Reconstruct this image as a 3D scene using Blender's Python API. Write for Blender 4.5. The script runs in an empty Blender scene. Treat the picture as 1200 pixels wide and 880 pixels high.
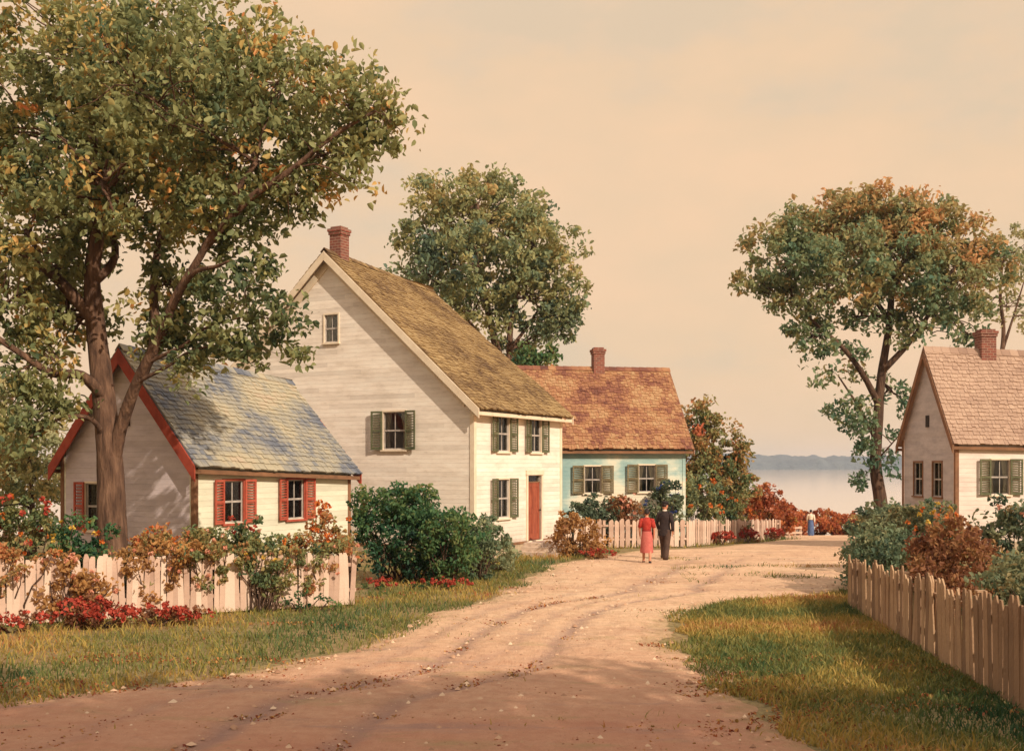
import bpy, bmesh, math, random
import numpy as np
from mathutils import Vector, Matrix, noise

random.seed(7)
RNG = np.random.default_rng(7)
S = bpy.context.scene
COL = S.collection
EYE = 2.8
F, CX, HY = 1300.0, 600.0, 545.0        # focal length and principal point in photo pixels, used only to measure places off the photo


# ------------------------------------------------------------------ terrain
TY = [-80, 36, 50, 71, 80, 92, 110, 1745, 1790, 1900, 3000]
TZ = [0, 0, -0.55, -1.73, -2.3, -4.3, -9, -9, -3.4, 1, 10]


def gz(y):
    return float(np.interp(y, TY, TZ))


def P(px, py, Y):
    return Vector(((px - CX) / F * Y, Y, EYE - (py - HY) / F * Y))


def G(px, py):
    lo, hi = 3.0, 76.0
    for _ in range(60):
        m = (lo + hi) / 2
        y = HY + (EYE - gz(m)) * F / m
        if y > py:
            lo = m
        else:
            hi = m
    return Vector(((px - CX) / F * lo, lo, gz(lo)))


def on(x, y):
    return Vector((x, y, gz(y)))


# ------------------------------------------------------------------ scene graph helpers
def tag(o, label=None, cat=None, group=None, kind=None):
    if label: o['label'] = label
    if cat: o['category'] = cat
    if group: o['group'] = group
    if kind: o['kind'] = kind
    return o


def thing(name, label, cat, loc=(0, 0, 0), rz=0.0, group=None):
    o = bpy.data.objects.new(name, None)
    o.empty_display_size = 0.2
    COL.objects.link(o)
    o.location = loc
    o.rotation_euler = (0, 0, rz)
    return tag(o, label, cat, group)


def link(name, me, parent=None):
    o = bpy.data.objects.new(name, me)
    COL.objects.link(o)
    if parent is not None:
        o.parent = parent
    return o


class MB:
    """collects verts / faces of ONE mesh object"""
    def __init__(s):
        s.v, s.f, s.t, s.m = [], [], [], []
        s.tint, s.mi = 0.5, 0

    def quad(s, *idx):
        s.f.append(tuple(idx)); s.t.append(s.tint); s.m.append(s.mi)

    def add(s, pts):
        n = len(s.v)
        s.v.extend([tuple(p) for p in pts])
        return n

    def hexa(s, c):
        n = s.add(c)      # 0-3 bottom ccw, 4-7 top ccw
        for q in ((3, 2, 1, 0), (4, 5, 6, 7), (0, 1, 5, 4), (1, 2, 6, 5), (2, 3, 7, 6), (3, 0, 4, 7)):
            s.quad(*[n + i for i in q])

    def box(s, x0, x1, y0, y1, z0, z1, T=None):
        T = T or (lambda a, b, c: (a, b, c))
        s.hexa([T(x0, y0, z0), T(x1, y0, z0), T(x1, y1, z0), T(x0, y1, z0),
                T(x0, y0, z1), T(x1, y0, z1), T(x1, y1, z1), T(x0, y1, z1)])

    def beam(s, p0, p1, a, b):
        p0, p1, a, b = map(Vector, (p0, p1, a, b))
        s.hexa([p0, p0 + a, p0 + a + b, p0 + b, p1, p1 + a, p1 + a + b, p1 + b])

    def tube(s, pts, rad, sides=8, ry=None, cap=True):
        pts = [Vector(p) for p in pts]
        rings = []
        ref = Vector((1, 0, 0))
        for i, p in enumerate(pts):
            d = (pts[min(i + 1, len(pts) - 1)] - pts[max(i - 1, 0)]).normalized()
            if abs(d.dot(ref)) > 0.95:
                ref = Vector((0, 1, 0))
            a = (ref - d * ref.dot(d)).normalized()
            b = d.cross(a)
            ref = a
            r = rad[i]
            rb = ry[i] if ry else r
            rings.append(s.add([p + a * (math.cos(k * 2 * math.pi / sides) * r) + b * (math.sin(k * 2 * math.pi / sides) * rb) for k in range(sides)]))
        for i in range(len(rings) - 1):
            for k in range(sides):
                k2 = (k + 1) % sides
                s.quad(rings[i] + k, rings[i] + k2, rings[i + 1] + k2, rings[i + 1] + k)
        if cap:
            s.quad(*[rings[0] + k for k in reversed(range(sides))])
            s.quad(*[rings[-1] + k for k in range(sides)])

    def ellip(s, c, rx, ry, rz, nu=12, nv=8, R=None):
        c = Vector(c)
        rows = []
        for j in range(nv + 1):
            th = math.pi * j / nv
            row = []
            for i in range(nu):
                ph = 2 * math.pi * i / nu
                v = Vector((rx * math.sin(th) * math.cos(ph), ry * math.sin(th) * math.sin(ph), rz * math.cos(th)))
                if R: v = R @ v
                row.append(c + v)
            rows.append(s.add(row))
        for j in range(nv):
            for i in range(nu):
                i2 = (i + 1) % nu
                s.quad(rows[j] + i, rows[j + 1] + i, rows[j + 1] + i2, rows[j] + i2)

    def build(s, name, mats, parent=None, smooth=False):
        me = bpy.data.meshes.new(name)
        me.from_pydata(s.v, [], s.f)
        mats = mats if isinstance(mats, (list, tuple)) else [mats]
        for m in mats: me.materials.append(m)
        if len(mats) > 1:
            me.polygons.foreach_set('material_index', s.m)
        a = me.attributes.new('tint', 'FLOAT', 'FACE')
        a.data.foreach_set('value', s.t)
        if smooth:
            me.polygons.foreach_set('use_smooth', [True] * len(me.polygons))
        me.update()
        return link(name, me, parent)


def mesh_np(name, verts, faces, tint, mat, parent=None):
    """verts (N,3), faces (M,k) uniform"""
    me = bpy.data.meshes.new(name)
    M, k = faces.shape
    me.vertices.add(len(verts)); me.vertices.foreach_set('co', verts.astype(np.float32).ravel())
    me.loops.add(M * k); me.loops.foreach_set('vertex_index', faces.astype(np.int32).ravel())
    me.polygons.add(M)
    me.polygons.foreach_set('loop_start', np.arange(0, M * k, k, dtype=np.int32))
    me.update(calc_edges=True)
    if tint is not None:
        a = me.attributes.new('tint', 'FLOAT', 'FACE')
        a.data.foreach_set('value', tint.astype(np.float32))
    me.materials.append(mat)
    me.validate()
    return link(name, me, parent)


# ------------------------------------------------------------------ materials
def C(r, g, b):
    f = lambda c: (c / 255 / 12.92) if c / 255 <= 0.04045 else ((c / 255 + 0.055) / 1.055) ** 2.4
    return (f(r), f(g), f(b), 1)


class NT:
    def __init__(s, name):
        s.m = bpy.data.materials.new(name)
        s.m.use_nodes = True
        s.n, s.l = s.m.node_tree.nodes, s.m.node_tree.links
        s.b = s.n['Principled BSDF']
        s.out = s.n['Material Output']

    def new(s, t, **kw):
        n = s.n.new(t)
        for k, v in kw.items():
            if k.startswith('i_'):
                n.inputs[k[2:]].default_value = v
            else:
                setattr(n, k, v)
        return n

    def ramp(s, stops, interp='LINEAR'):
        r = s.n.new('ShaderNodeValToRGB')
        e = r.color_ramp.elements
        while len(e) > 1: e.remove(e[-1])
        e[0].position, e[0].color = stops[0]
        for p, c in stops[1:]:
            q = e.new(p); q.color = c
        r.color_ramp.interpolation = interp
        return r

    def coords(s, scale=(1, 1, 1)):
        tc = s.new('ShaderNodeTexCoord')
        mp = s.new('ShaderNodeMapping')
        mp.inputs['Scale'].default_value = scale
        s.l.new(tc.outputs['Object'], mp.inputs['Vector'])
        return mp.outputs[0]

    def noise(s, vec, scale, detail=5, rough=0.6):
        n = s.new('ShaderNodeTexNoise')
        n.inputs['Scale'].default_value = scale
        n.inputs['Detail'].default_value = detail
        n.inputs['Roughness'].default_value = rough
        s.l.new(vec, n.inputs['Vector'])
        return n.outputs['Fac']

    def mix(s, fac, a, b, mode='MIX'):
        m = s.new('ShaderNodeMix', data_type='RGBA', blend_type=mode)
        for sock, v in ((m.inputs[0], fac), (m.inputs[6], a), (m.inputs[7], b)):
            if isinstance(v, (int, float, tuple)): sock.default_value = v
            else: s.l.new(v, sock)
        return m.outputs[2]

    def math(s, op, a, b=0.0, clamp=False):
        m = s.new('ShaderNodeMath', operation=op, use_clamp=clamp)
        for sock, v in ((m.inputs[0], a), (m.inputs[1], b)):
            if isinstance(v, (int, float)): sock.default_value = v
            else: s.l.new(v, sock)
        return m.outputs[0]

    def bump(s, h, strength=0.3, dist=0.02, prev=None):
        b = s.new('ShaderNodeBump')
        b.inputs['Strength'].default_value = strength
        b.inputs['Distance'].default_value = dist
        s.l.new(h, b.inputs['Height'])
        if prev is not None: s.l.new(prev, b.inputs['Normal'])
        return b.outputs[0]


def noisy(name, stops, scale=3.0, stretch=(1, 1, 1), rough=0.85, bump=0.3, bscale=25, bdist=0.02, detail=6, spec=0.3):
    t = NT(name)
    v = t.coords(stretch)
    r = t.ramp(stops)
    t.l.new(t.noise(v, scale, detail), r.inputs[0])
    t.l.new(r.outputs[0], t.b.inputs['Base Color'])
    t.b.inputs['Roughness'].default_value = rough
    t.b.inputs['Specular IOR Level'].default_value = spec
    if bump:
        t.l.new(t.bump(t.noise(v, bscale, 4), bump, bdist), t.b.inputs['Normal'])
    return t.m


def tinted(name, stops, rough=0.8, trans=0.0, nscale=0.0, namp=0.35, bump=0.0, spec=0.25, interp='LINEAR'):
    """colour from the per-face 'tint' value through a ramp (each leaf / shingle has its own colour)"""
    t = NT(name)
    a = t.new('ShaderNodeAttribute', attribute_name='tint')
    fac = a.outputs['Fac']
    v = t.coords()
    if nscale:
        nz = t.noise(v, nscale, 4)
        fac = t.math('ADD', fac, t.math('MULTIPLY', t.math('SUBTRACT', nz, 0.5), namp), True)
    r = t.ramp(stops, interp)
    t.l.new(fac, r.inputs[0])
    t.l.new(r.outputs[0], t.b.inputs['Base Color'])
    t.b.inputs['Roughness'].default_value = rough
    t.b.inputs['Specular IOR Level'].default_value = spec
    if bump:
        t.l.new(t.bump(t.noise(v, 18, 4), bump, 0.03), t.b.inputs['Normal'])
    if trans:
        tr = t.new('ShaderNodeBsdfTranslucent')
        t.l.new(r.outputs[0], tr.inputs['Color'])
        mx = t.new('ShaderNodeMixShader')
        mx.inputs[0].default_value = trans
        t.l.new(t.b.outputs[0], mx.inputs[1]); t.l.new(tr.outputs[0], mx.inputs[2])
        t.l.new(mx.outputs[0], t.out.inputs[0])
    return t.m


def clapboard(name, stops, exposure=0.13, scale=1.1, depth=0.018, stain=None):
    t = NT(name)
    v = t.coords()
    r = t.ramp(stops)
    t.l.new(t.noise(t.coords((1, 1, 3.0)), scale, 7, 0.65), r.inputs[0])
    sx = t.new('ShaderNodeSeparateXYZ'); t.l.new(v, sx.inputs[0])
    fr = t.math('FRACT', t.math('DIVIDE', sx.outputs['Z'], exposure))
    # weathered streaks, board by board
    row = t.math('FLOOR', t.math('DIVIDE', sx.outputs['Z'], exposure))
    wn = t.new('ShaderNodeTexWhiteNoise', noise_dimensions='1D'); t.l.new(row, wn.inputs['W'])
    col = t.mix(t.math('MULTIPLY', wn.outputs['Value'], 0.16), r.outputs[0], (0.35, 0.27, 0.20, 1))
    st = t.noise(t.coords((2.5, 2.5, 18)), 1.3, 6, 0.7)
    sr = t.ramp([(0.55, (0, 0, 0, 1)), (0.78, (1, 1, 1, 1))]); t.l.new(st, sr.inputs[0])
    col = t.mix(t.math('MULTIPLY', sr.outputs[0], 0.6), col, stain or (0.36, 0.27, 0.19, 1))
    dirt = t.math('MULTIPLY', t.math('SUBTRACT', 1.1, sx.outputs['Z'], True), t.math('MULTIPLY', t.noise(t.coords((2, 2, 1.5)), 2.2, 6, 0.7), 1.1), True)
    col = t.mix(dirt, col, (0.30, 0.22, 0.15, 1))
    # single boards that were replaced or have lost their paint
    cb = t.new('ShaderNodeCombineXYZ')
    t.l.new(t.math('FLOOR', t.math('ADD', t.math('MULTIPLY', t.math('ADD', sx.outputs['X'], sx.outputs['Y']), 0.42), t.math('MULTIPLY', wn.outputs['Value'], 7.0))), cb.inputs[0]); t.l.new(row, cb.inputs[1])
    w2 = t.new('ShaderNodeTexWhiteNoise', noise_dimensions='2D'); t.l.new(cb.outputs[0], w2.inputs['Vector'])
    col = t.mix(t.math('MULTIPLY', t.math('POWER', w2.outputs['Value'], 3.0), 0.28), col, (0.34, 0.28, 0.23, 1))
    t.l.new(col, t.b.inputs['Base Color'])
    t.b.inputs['Roughness'].default_value = 0.75
    t.b.inputs['Specular IOR Level'].default_value = 0.25
    b1 = t.bump(fr, 0.9, -depth)
    b2 = t.bump(t.noise(v, 40, 3), 0.25, 0.006, b1)
    t.l.new(b2, t.b.inputs['Normal'])
    return t.m


def brick(name):
    t = NT(name)
    tc = t.new('ShaderNodeTexCoord')
    sx = t.new('ShaderNodeSeparateXYZ'); t.l.new(tc.outputs['Object'], sx.inputs[0])
    cb = t.new('ShaderNodeCombineXYZ')
    t.l.new(t.math('ADD', sx.outputs['X'], sx.outputs['Y']), cb.inputs[0]); t.l.new(sx.outputs['Z'], cb.inputs[1])
    bt = t.new('ShaderNodeTexBrick')
    t.l.new(cb.outputs[0], bt.inputs['Vector'])
    bt.inputs['Scale'].default_value = 1.0
    bt.inputs['Brick Width'].default_value = 0.22; bt.inputs['Row Height'].default_value = 0.085
    bt.inputs['Mortar Size'].default_value = 0.012
    bt.inputs['Color1'].default_value = C(150, 72, 52); bt.inputs['Color2'].default_value = C(112, 60, 48)
    bt.inputs['Mortar'].default_value = C(160, 130, 108)
    soot = t.noise(t.coords(), 2.5, 5)
    col = t.mix(t.math('MULTIPLY', soot, 0.55), bt.outputs['Color'], C(105, 70, 58))
    t.l.new(col, t.b.inputs['Base Color'])
    t.b.inputs['Roughness'].default_value = 0.9
    t.l.new(t.bump(bt.outputs['Fac'], 0.6, -0.015), t.b.inputs['Normal'])
    return t.m


def glass(name):
    t = NT(name)
    g = t.new('ShaderNodeBsdfGlossy'); g.inputs['Roughness'].default_value = 0.04
    tr = t.new('ShaderNodeBsdfTransparent'); tr.inputs['Color'].default_value = (0.85, 0.87, 0.85, 1)
    fz = t.new('ShaderNodeFresnel'); fz.inputs['IOR'].default_value = 1.5
    mx = t.new('ShaderNodeMixShader')
    t.l.new(fz.outputs[0], mx.inputs[0]); t.l.new(tr.outputs[0], mx.inputs[1]); t.l.new(g.outputs[0], mx.inputs[2])
    t.l.new(mx.outputs[0], t.out.inputs[0])
    return t.m


M = {}
M['white_board'] = clapboard('white_clapboard', [(0.3, C(216, 200, 182)), (0.5, C(234, 219, 202)), (0.7, C(240, 229, 213))])
M['cream_board'] = clapboard('cream_clapboard', [(0.3, C(210, 206, 180)), (0.55, C(226, 221, 196)), (0.75, C(232, 228, 208))], exposure=0.14, depth=0.010)
M['shade_violet_board'] = clapboard('shade_violet_clapboard', [(0.3, C(184, 170, 172)), (0.55, C(206, 191, 192)), (0.8, C(218, 204, 202))], exposure=0.13)  # shade of the cottage gable painted in, violet against the cream front
M['shade_gray_board'] = clapboard('shade_gray_boarding', [(0.3, C(158, 148, 146)), (0.5, C(182, 170, 166)), (0.75, C(200, 188, 182))], exposure=0.15)  # shade of the right house gable painted in, greyer than its front
M['pink_board'] = clapboard('pinkish_boarding', [(0.3, C(212, 190, 178)), (0.55, C(228, 210, 196)), (0.8, C(234, 222, 208))], exposure=0.15)


def teal_board():
    t = NT('teal_cream_boarding')
    v = t.coords()
    mottle = t.noise(t.coords((1, 1, 1.6)), 0.62, 7, 0.62)
    sx = t.new('ShaderNodeSeparateXYZ'); t.l.new(v, sx.inputs[0])
    # teal towards the eave and the left corner, mottled to cream elsewhere
    top = t.math('MULTIPLY', t.math('SUBTRACT', sx.outputs['Z'], 2.4), 0.22)
    left = t.math('MULTIPLY', t.math('SUBTRACT', 2.1, sx.outputs['X']), 0.12)
    left = t.math('MAXIMUM', left, 0.0)
    f = t.math('ADD', mottle, t.math('ADD', t.math('MAXIMUM', top, 0.0), left))
    rp = t.ramp([(0.50, C(224, 210, 184)), (0.57, C(196, 202, 184)), (0.66, C(154, 178, 170)), (0.85, C(120, 154, 154))])
    t.l.new(f, rp.inputs[0])
    t.l.new(rp.outputs[0], t.b.inputs['Base Color'])
    t.b.inputs['Roughness'].default_value = 0.85
    fr = t.math('FRACT', t.math('DIVIDE', sx.outputs['Z'], 0.14))
    b1 = t.bump(fr, 0.6, -0.012)
    t.l.new(t.bump(t.noise(v, 30, 4), 0.3, 0.01, b1), t.b.inputs['Normal'])
    return t.m


M['teal_board'] = teal_board()
M['brick'] = brick('old_red_brick')
M['glass'] = glass('window_glass')
M['curtain'] = noisy('white_curtain', [(0.3, C(205, 190, 170)), (0.7, C(228, 214, 196))], 4, (8, 8, 1), bump=0.4, bscale=8)
M['trim'] = noisy('cream_trim', [(0.3, C(214, 192, 164)), (0.7, C(232, 214, 188))], 3, bump=0.15)
M['sash'] = noisy('dull_white_sash', [(0.3, C(150, 138, 128)), (0.7, C(190, 178, 166))], 6, bump=0.15)
M['brown_trim'] = noisy('brown_trim', [(0.3, C(110, 78, 56)), (0.7, C(146, 104, 74))], 3, bump=0.2)
M['red_trim'] = noisy('red_painted_trim', [(0.3, C(134, 56, 42)), (0.6, C(166, 72, 52)), (0.8, C(150, 84, 62))], 3.5, bump=0.2)
M['red_shutter'] = noisy('faded_red_paint', [(0.3, C(150, 66, 50)), (0.55, C(178, 84, 62)), (0.8, C(160, 96, 78))], 5, bump=0.2)
M['green_shutter'] = noisy('faded_green_paint', [(0.3, C(74, 78, 54)), (0.55, C(98, 98, 70)), (0.8, C(124, 116, 86))], 5, bump=0.2)
M['brown_shutter'] = noisy('faded_brown_paint', [(0.3, C(96, 82, 60)), (0.55, C(122, 108, 78)), (0.8, C(140, 124, 90))], 5, bump=0.2)
M['door'] = noisy('rusty_red_door_paint', [(0.3, C(120, 60, 42)), (0.55, C(154, 78, 54)), (0.8, C(168, 96, 68))], 3, (3, 3, 0.8), bump=0.25)
M['metal'] = noisy('dark_iron', [(0.3, C(40, 36, 32)), (0.7, C(64, 56, 48))], 8, rough=0.5, bump=0)
M['stone'] = noisy('worn_step_stone', [(0.3, C(180, 156, 138)), (0.55, C(212, 190, 170)), (0.8, C(224, 206, 188))], 4, bump=0.5, bscale=14)
M['foundation'] = noisy('foundation_stone', [(0.3, C(150, 130, 106)), (0.7, C(196, 174, 144))], 5, bump=0.6, bscale=7, bdist=0.05)
M['dark_gap'] = noisy('dark_vent', [(0.3, C(40, 32, 28)), (0.7, C(60, 48, 40))], 4)
M['moss_roof'] = tinted('mossy_ochre_shingles', [(0, C(84, 62, 46)), (0.3, C(118, 92, 62)), (0.55, C(148, 120, 80)), (0.8, C(164, 136, 94)), (1, C(128, 114, 72))], 0.95, nscale=0.8, namp=1.2, bump=0.5)
M['shade_blotch_roof'] = tinted('tan_shingles_blue_shade', [(0, C(88, 92, 104)), (0.2, C(112, 114, 120)), (0.36, C(148, 142, 130)), (0.6, C(172, 160, 134)), (0.85, C(182, 160, 136)), (1, C(158, 128, 98))], 0.9, nscale=0.45, namp=2.0, bump=0.4)  # tan shingles, the tree's blue shadow patches painted in by the ramp
M['rust_roof'] = tinted('rusty_ochre_shingles', [(0, C(88, 56, 48)), (0.28, C(124, 78, 62)), (0.54, C(160, 114, 80)), (0.75, C(172, 136, 98)), (1, C(150, 98, 78))], 0.95, nscale=0.75, namp=1.5, bump=0.5)
M['rose_roof'] = tinted('rose_brown_shingles', [(0, C(136, 108, 92)), (0.35, C(162, 132, 112)), (0.65, C(178, 148, 126)), (1, C(190, 164, 140))], 0.9, nscale=0.8, namp=0.8, bump=0.4)
M['bark'] = noisy('rough_bark', [(0.3, C(62, 44, 34)), (0.5, C(98, 72, 56)), (0.75, C(136, 104, 82))], 3.0, (3, 3, 0.6), rough=0.95, bump=0.9, bscale=6, bdist=0.06)
M['bark_dark'] = noisy('dark_bark', [(0.3, C(52, 38, 30)), (0.5, C(84, 62, 48)), (0.75, C(120, 92, 72))], 2.5, (3, 3, 0.6), rough=0.95, bump=0.9, bscale=6, bdist=0.06)
M['white_fence'] = tinted('whitewashed_pickets', [(0, C(164, 132, 114)), (0.4, C(200, 168, 146)), (1, C(218, 192, 170))], 0.85, nscale=2.2, namp=0.9, bump=0.3)
M['raw_fence'] = tinted('unpainted_pickets', [(0, C(104, 80, 62)), (0.4, C(140, 110, 84)), (0.8, C(166, 132, 102)), (1, C(184, 150, 116))], 0.9, nscale=2.2, namp=0.7, bump=0.5)


# ------------------------------------------------------------------ foliage
def rand_unit(n):
    v = RNG.normal(size=(n, 3))
    return v / np.linalg.norm(v, axis=1, keepdims=True)


def leaf_mesh(name, centers, size, tint, mat, parent, up_bias=0.35, aspect=0.55):
    """folded kite-shaped leaves, one mesh"""
    n = len(centers)
    d = rand_unit(n); d[:, 2] -= 0.25
    d /= np.linalg.norm(d, axis=1, keepdims=True)
    nr = rand_unit(n); nr[:, 2] = np.abs(nr[:, 2]) + up_bias
    s = np.cross(d, nr); s /= np.linalg.norm(s, axis=1, keepdims=True) + 1e-9
    nr = np.cross(s, d)
    L = (size * RNG.uniform(0.5, 1.3, n))[:, None]
    W = L * aspect * RNG.uniform(0.75, 1.2, n)[:, None]
    fold = W * RNG.uniform(0.1, 0.5, n)[:, None]
    base = centers - d * L * 0.5
    tip = centers + d * L * 0.5 - nr * L * 0.16
    m1 = centers - d * L * 0.22; m2 = centers + d * L * 0.16 - nr * L * 0.04
    l1, r1 = m1 - s * W * 0.42 + nr * fold, m1 + s * W * 0.42 + nr * fold
    l2, r2 = m2 - s * W * 0.46 + nr * fold * .8, m2 + s * W * 0.46 + nr * fold * .8
    v = np.stack([base, l1, l2, tip, r2, r1], 1).reshape(-1, 3)
    k = np.arange(n)[:, None] * 6
    f = np.concatenate([k + np.array([0, 3, 2, 1]), k + np.array([0, 5, 4, 3])], 1).reshape(-1, 4)
    return mesh_np(name, v, f, np.repeat(tint, 2), mat, parent)


def fill_lobes(lobes, per_m2, leaf, clump_r, tint_mid, tint_sd, top_bias=0.0, squash=0.8):
    """lobes: (center Vector, rx, ry, rz, density). Clumps of leaves through the volume, thicker towards the shell."""
    cs, ts, tips = [], [], []
    zmin = min(l[0].z - l[3] for l in lobes); zmax = max(l[0].z + l[3] for l in lobes)
    for c, rx, ry, rz, dens in lobes:
        area = math.pi * rx * rz
        nl = area * per_m2 * dens
        per = 42
        nc = max(3, int(nl / per))
        u = rand_unit(nc)
        r = RNG.uniform(0.25, 1.0, nc) ** 0.55 * (1 + RNG.normal(0, 0.10, nc))
        cen = np.array(c)[None] + u * r[:, None] * np.array([rx, ry, rz])[None]
        for q in cen:
            k = max(6, int(per * RNG.uniform(0.5, 1.5)))
            rr = clump_r * RNG.uniform(0.5, 1.35)
            g = rand_unit(k) * (RNG.uniform(0, 1, k) ** 0.45)[:, None] * rr
            g[:, 2] *= squash
            cs.append(q + g)
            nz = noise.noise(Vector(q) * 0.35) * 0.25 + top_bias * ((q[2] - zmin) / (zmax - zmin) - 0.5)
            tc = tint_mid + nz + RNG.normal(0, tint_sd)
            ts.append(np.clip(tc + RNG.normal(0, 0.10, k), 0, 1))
        tips.append(cen)
    return np.concatenate(cs), np.concatenate(ts), tips


def wig(p0, p1, n=7, amp=0.12, sag=0.0):
    p0, p1 = Vector(p0), Vector(p1)
    L = (p1 - p0).length
    out = []
    s = random.random() * 100
    for i in range(n):
        t = i / (n - 1)
        p = p0.lerp(p1, t)
        w = math.sin(math.pi * t)
        p += Vector((noise.noise(Vector((s, t * 2, 0))), noise.noise(Vector((s, t * 2, 9))), noise.noise(Vector((s, t * 2, 17))))) * amp * L * w
        p.z += sag * L * w
        out.append(p)
    return out


def smooth_path(pts, sub=4):
    out = []
    n = len(pts)
    for i in range(n - 1):
        a, b, c, d = pts[max(i - 1, 0)], pts[i], pts[i + 1], pts[min(i + 2, n - 1)]
        for k in range(sub):
            t = k / sub
            out.append(0.5 * ((2 * b) + (c - a) * t + (2 * a - 5 * b + 4 * c - d) * t * t + (3 * b - a - 3 * c + d) * t ** 3))
    out.append(pts[-1])
    return out


def tree(name, label, base, limbs, lobes, mat_leaf, per_m2, leaf, clump_r, tint_mid=0.45, tint_sd=0.13, top_bias=0.0,
         bark='bark', twigs=8, group='trees around the lane', flare=True):
    """limbs: list of (points, r0, r1), points world Vectors; lobes world."""
    base = Vector(base)
    t = thing(name, label, 'tree', base, 0, group)
    mb = MB()
    nodes = []
    for li, (pts, r0, r1) in enumerate(limbs):
        q = smooth_path([p - base for p in pts], 5)
        n = len(q)
        rad = []
        for i in range(n):
            f = i / (n - 1)
            r = r0 + (r1 - r0) * f ** 0.8
            if li == 0 and flare and q[i].z < 0.9:
                r *= 1 + 0.7 * max(0, (0.9 - q[i].z) / 0.9) ** 2
            r *= 1 + 0.10 * noise.noise(q[i] * 1.7 + Vector((li * 7, 0, 0)))
            rad.append(r)
        mb.tube(q, rad, 12 if r0 > 0.15 else 7)
        for i in range(int(n * 0.4), n):
            nodes.append((q[i], rad[i]))
    cs, ts, tips = fill_lobes([(c - base, rx, ry, rz, d) for c, rx, ry, rz, d in lobes], per_m2, leaf, clump_r, tint_mid, tint_sd, top_bias)
    # limbs that reach into every lobe, twigs to its clumps
    for (c, rx, ry, rz, d), cen in zip(lobes, tips):
        lc = c - base
        cand = [nd for nd in nodes if nd[0].z < lc.z + 0.3] or nodes
        nd = min(cand, key=lambda nd: (nd[0] - lc).length)
        r = min(nd[1] * 0.75, 0.11) * (0.6 if rz < 0.8 else 1)
        br = wig(nd[0], lc, 7, 0.18, 0.03)
        mb.tube(br, [r + (r * 0.35 - r) * i / 6 for i in range(7)], 6)
        for k in range(min(twigs, len(cen))):
            e = Vector(cen[random.randrange(len(cen))])
            st = br[random.randrange(2, 7)]
            w = wig(st, e, 5, 0.2)
            mb.tube(w, [r * 0.38 * (1 - 0.75 * i / 4) + 0.004 for i in range(5)], 5)
    mb.build('trunk', M[bark], t, True)
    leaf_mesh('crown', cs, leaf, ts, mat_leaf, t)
    return t


def lobe(px, py, rpx, rpy, Y, dens=1.0, depth=0.85):
    c = P(px, py, Y)
    rx, rz = rpx / F * Y, rpy / F * Y
    return (c, rx, max(rx, rz) * depth, rz, dens)


def shrub(label, x, y, lobes, mat_leaf, per_m2=420, leaf=0.09, clump=0.2, tint=0.45, sd=0.12, name='shrub', cat='shrub', group=None,
          blossoms=None, root_y=None, top_bias=0.0, aspect=0.55):
    """lobes local: (dx, dy, z, rx, ry, rz, density). blossoms: (material, count, size)"""
    z = gz(y)
    t = thing(name, label, cat, (x, y, z), random.random() * 0.2, group)
    per_m2 *= 2.5; leaf *= 1.15
    L = [(Vector((a, b, c)), rx * 1.12, ry * 1.12, rz * 1.1, d) for a, b, c, rx, ry, rz, d in lobes]
    cs, ts, tips = fill_lobes(L, per_m2, leaf, clump, tint, sd, top_bias)
    cs[:, 2] = np.abs(cs[:, 2]) + 0.02
    mb = MB()
    for (c, rx, ry, rz, d), cen in zip(L, tips):
        for k in range(min(9, len(cen))):
            e = Vector(cen[k]); e.z = abs(e.z)
            b = Vector((c.x * 0.6 + random.uniform(-.12, .12), (c.y * 0.6 if root_y is None else root_y) + random.uniform(-.12, .12), -0.03))
            mb.tube(wig(b, e, 5, 0.2), [0.022, 0.018, 0.014, 0.010, 0.005], 5)
    mb.build('stem', M['bark_dark'], t, True)
    leaf_mesh('foliage', cs, leaf, ts, mat_leaf, t, aspect=aspect)
    if blossoms:
        for bi, (bm, cnt, size) in enumerate(blossoms):
            pts = []
            for k in range(cnt):
                c, rx, ry, rz, d = L[random.randrange(len(L))]
                u = Vector(rand_unit(1)[0])
                if u.y > 0.2: u.y = -u.y
                u.z = abs(u.z) * 0.9 + 0.05
                ctr = np.array([c.x + u.x * rx, c.y + u.y * ry, c.z + u.z * rz])
                pts.append(ctr + rand_unit(9) * size * 0.6)
            pts = np.concatenate(pts)
            leaf_mesh('blossom', pts, size, RNG.uniform(0, 1, len(pts)), bm, t, aspect=0.8)
    return t


LEAF = {}
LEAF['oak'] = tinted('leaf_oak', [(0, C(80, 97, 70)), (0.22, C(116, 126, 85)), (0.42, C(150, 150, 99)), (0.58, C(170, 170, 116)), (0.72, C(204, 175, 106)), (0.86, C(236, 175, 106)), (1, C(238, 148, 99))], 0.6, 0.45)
LEAF['olive'] = tinted('leaf_olive', [(0, C(96, 118, 106)), (0.25, C(132, 146, 110)), (0.5, C(166, 164, 112)), (0.75, C(190, 172, 114)), (1, C(208, 172, 114))], 0.65, 0.45)
LEAF['elm'] = tinted('leaf_elm', [(0, C(84, 116, 96)), (0.25, C(118, 140, 106)), (0.5, C(148, 154, 108)), (0.75, C(188, 162, 108)), (1, C(226, 170, 118))], 0.65, 0.45)
LEAF['pale'] = tinted('leaf_pale', [(0, C(130, 139, 101)), (0.5, C(175, 169, 124)), (1, C(212, 191, 139))], 0.65, 0.45)
LEAF['dark'] = tinted('leaf_dark', [(0, C(44, 74, 60)), (0.3, C(65, 104, 71)), (0.55, C(98, 128, 78)), (0.8, C(141, 144, 87)), (1, C(188, 123, 76))], 0.55, 0.45)
LEAF['sage'] = tinted('leaf_sage', [(0, C(81, 101, 81)), (0.35, C(117, 133, 101)), (0.65, C(153, 157, 117)), (1, C(182, 171, 124))], 0.65, 0.45)
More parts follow.
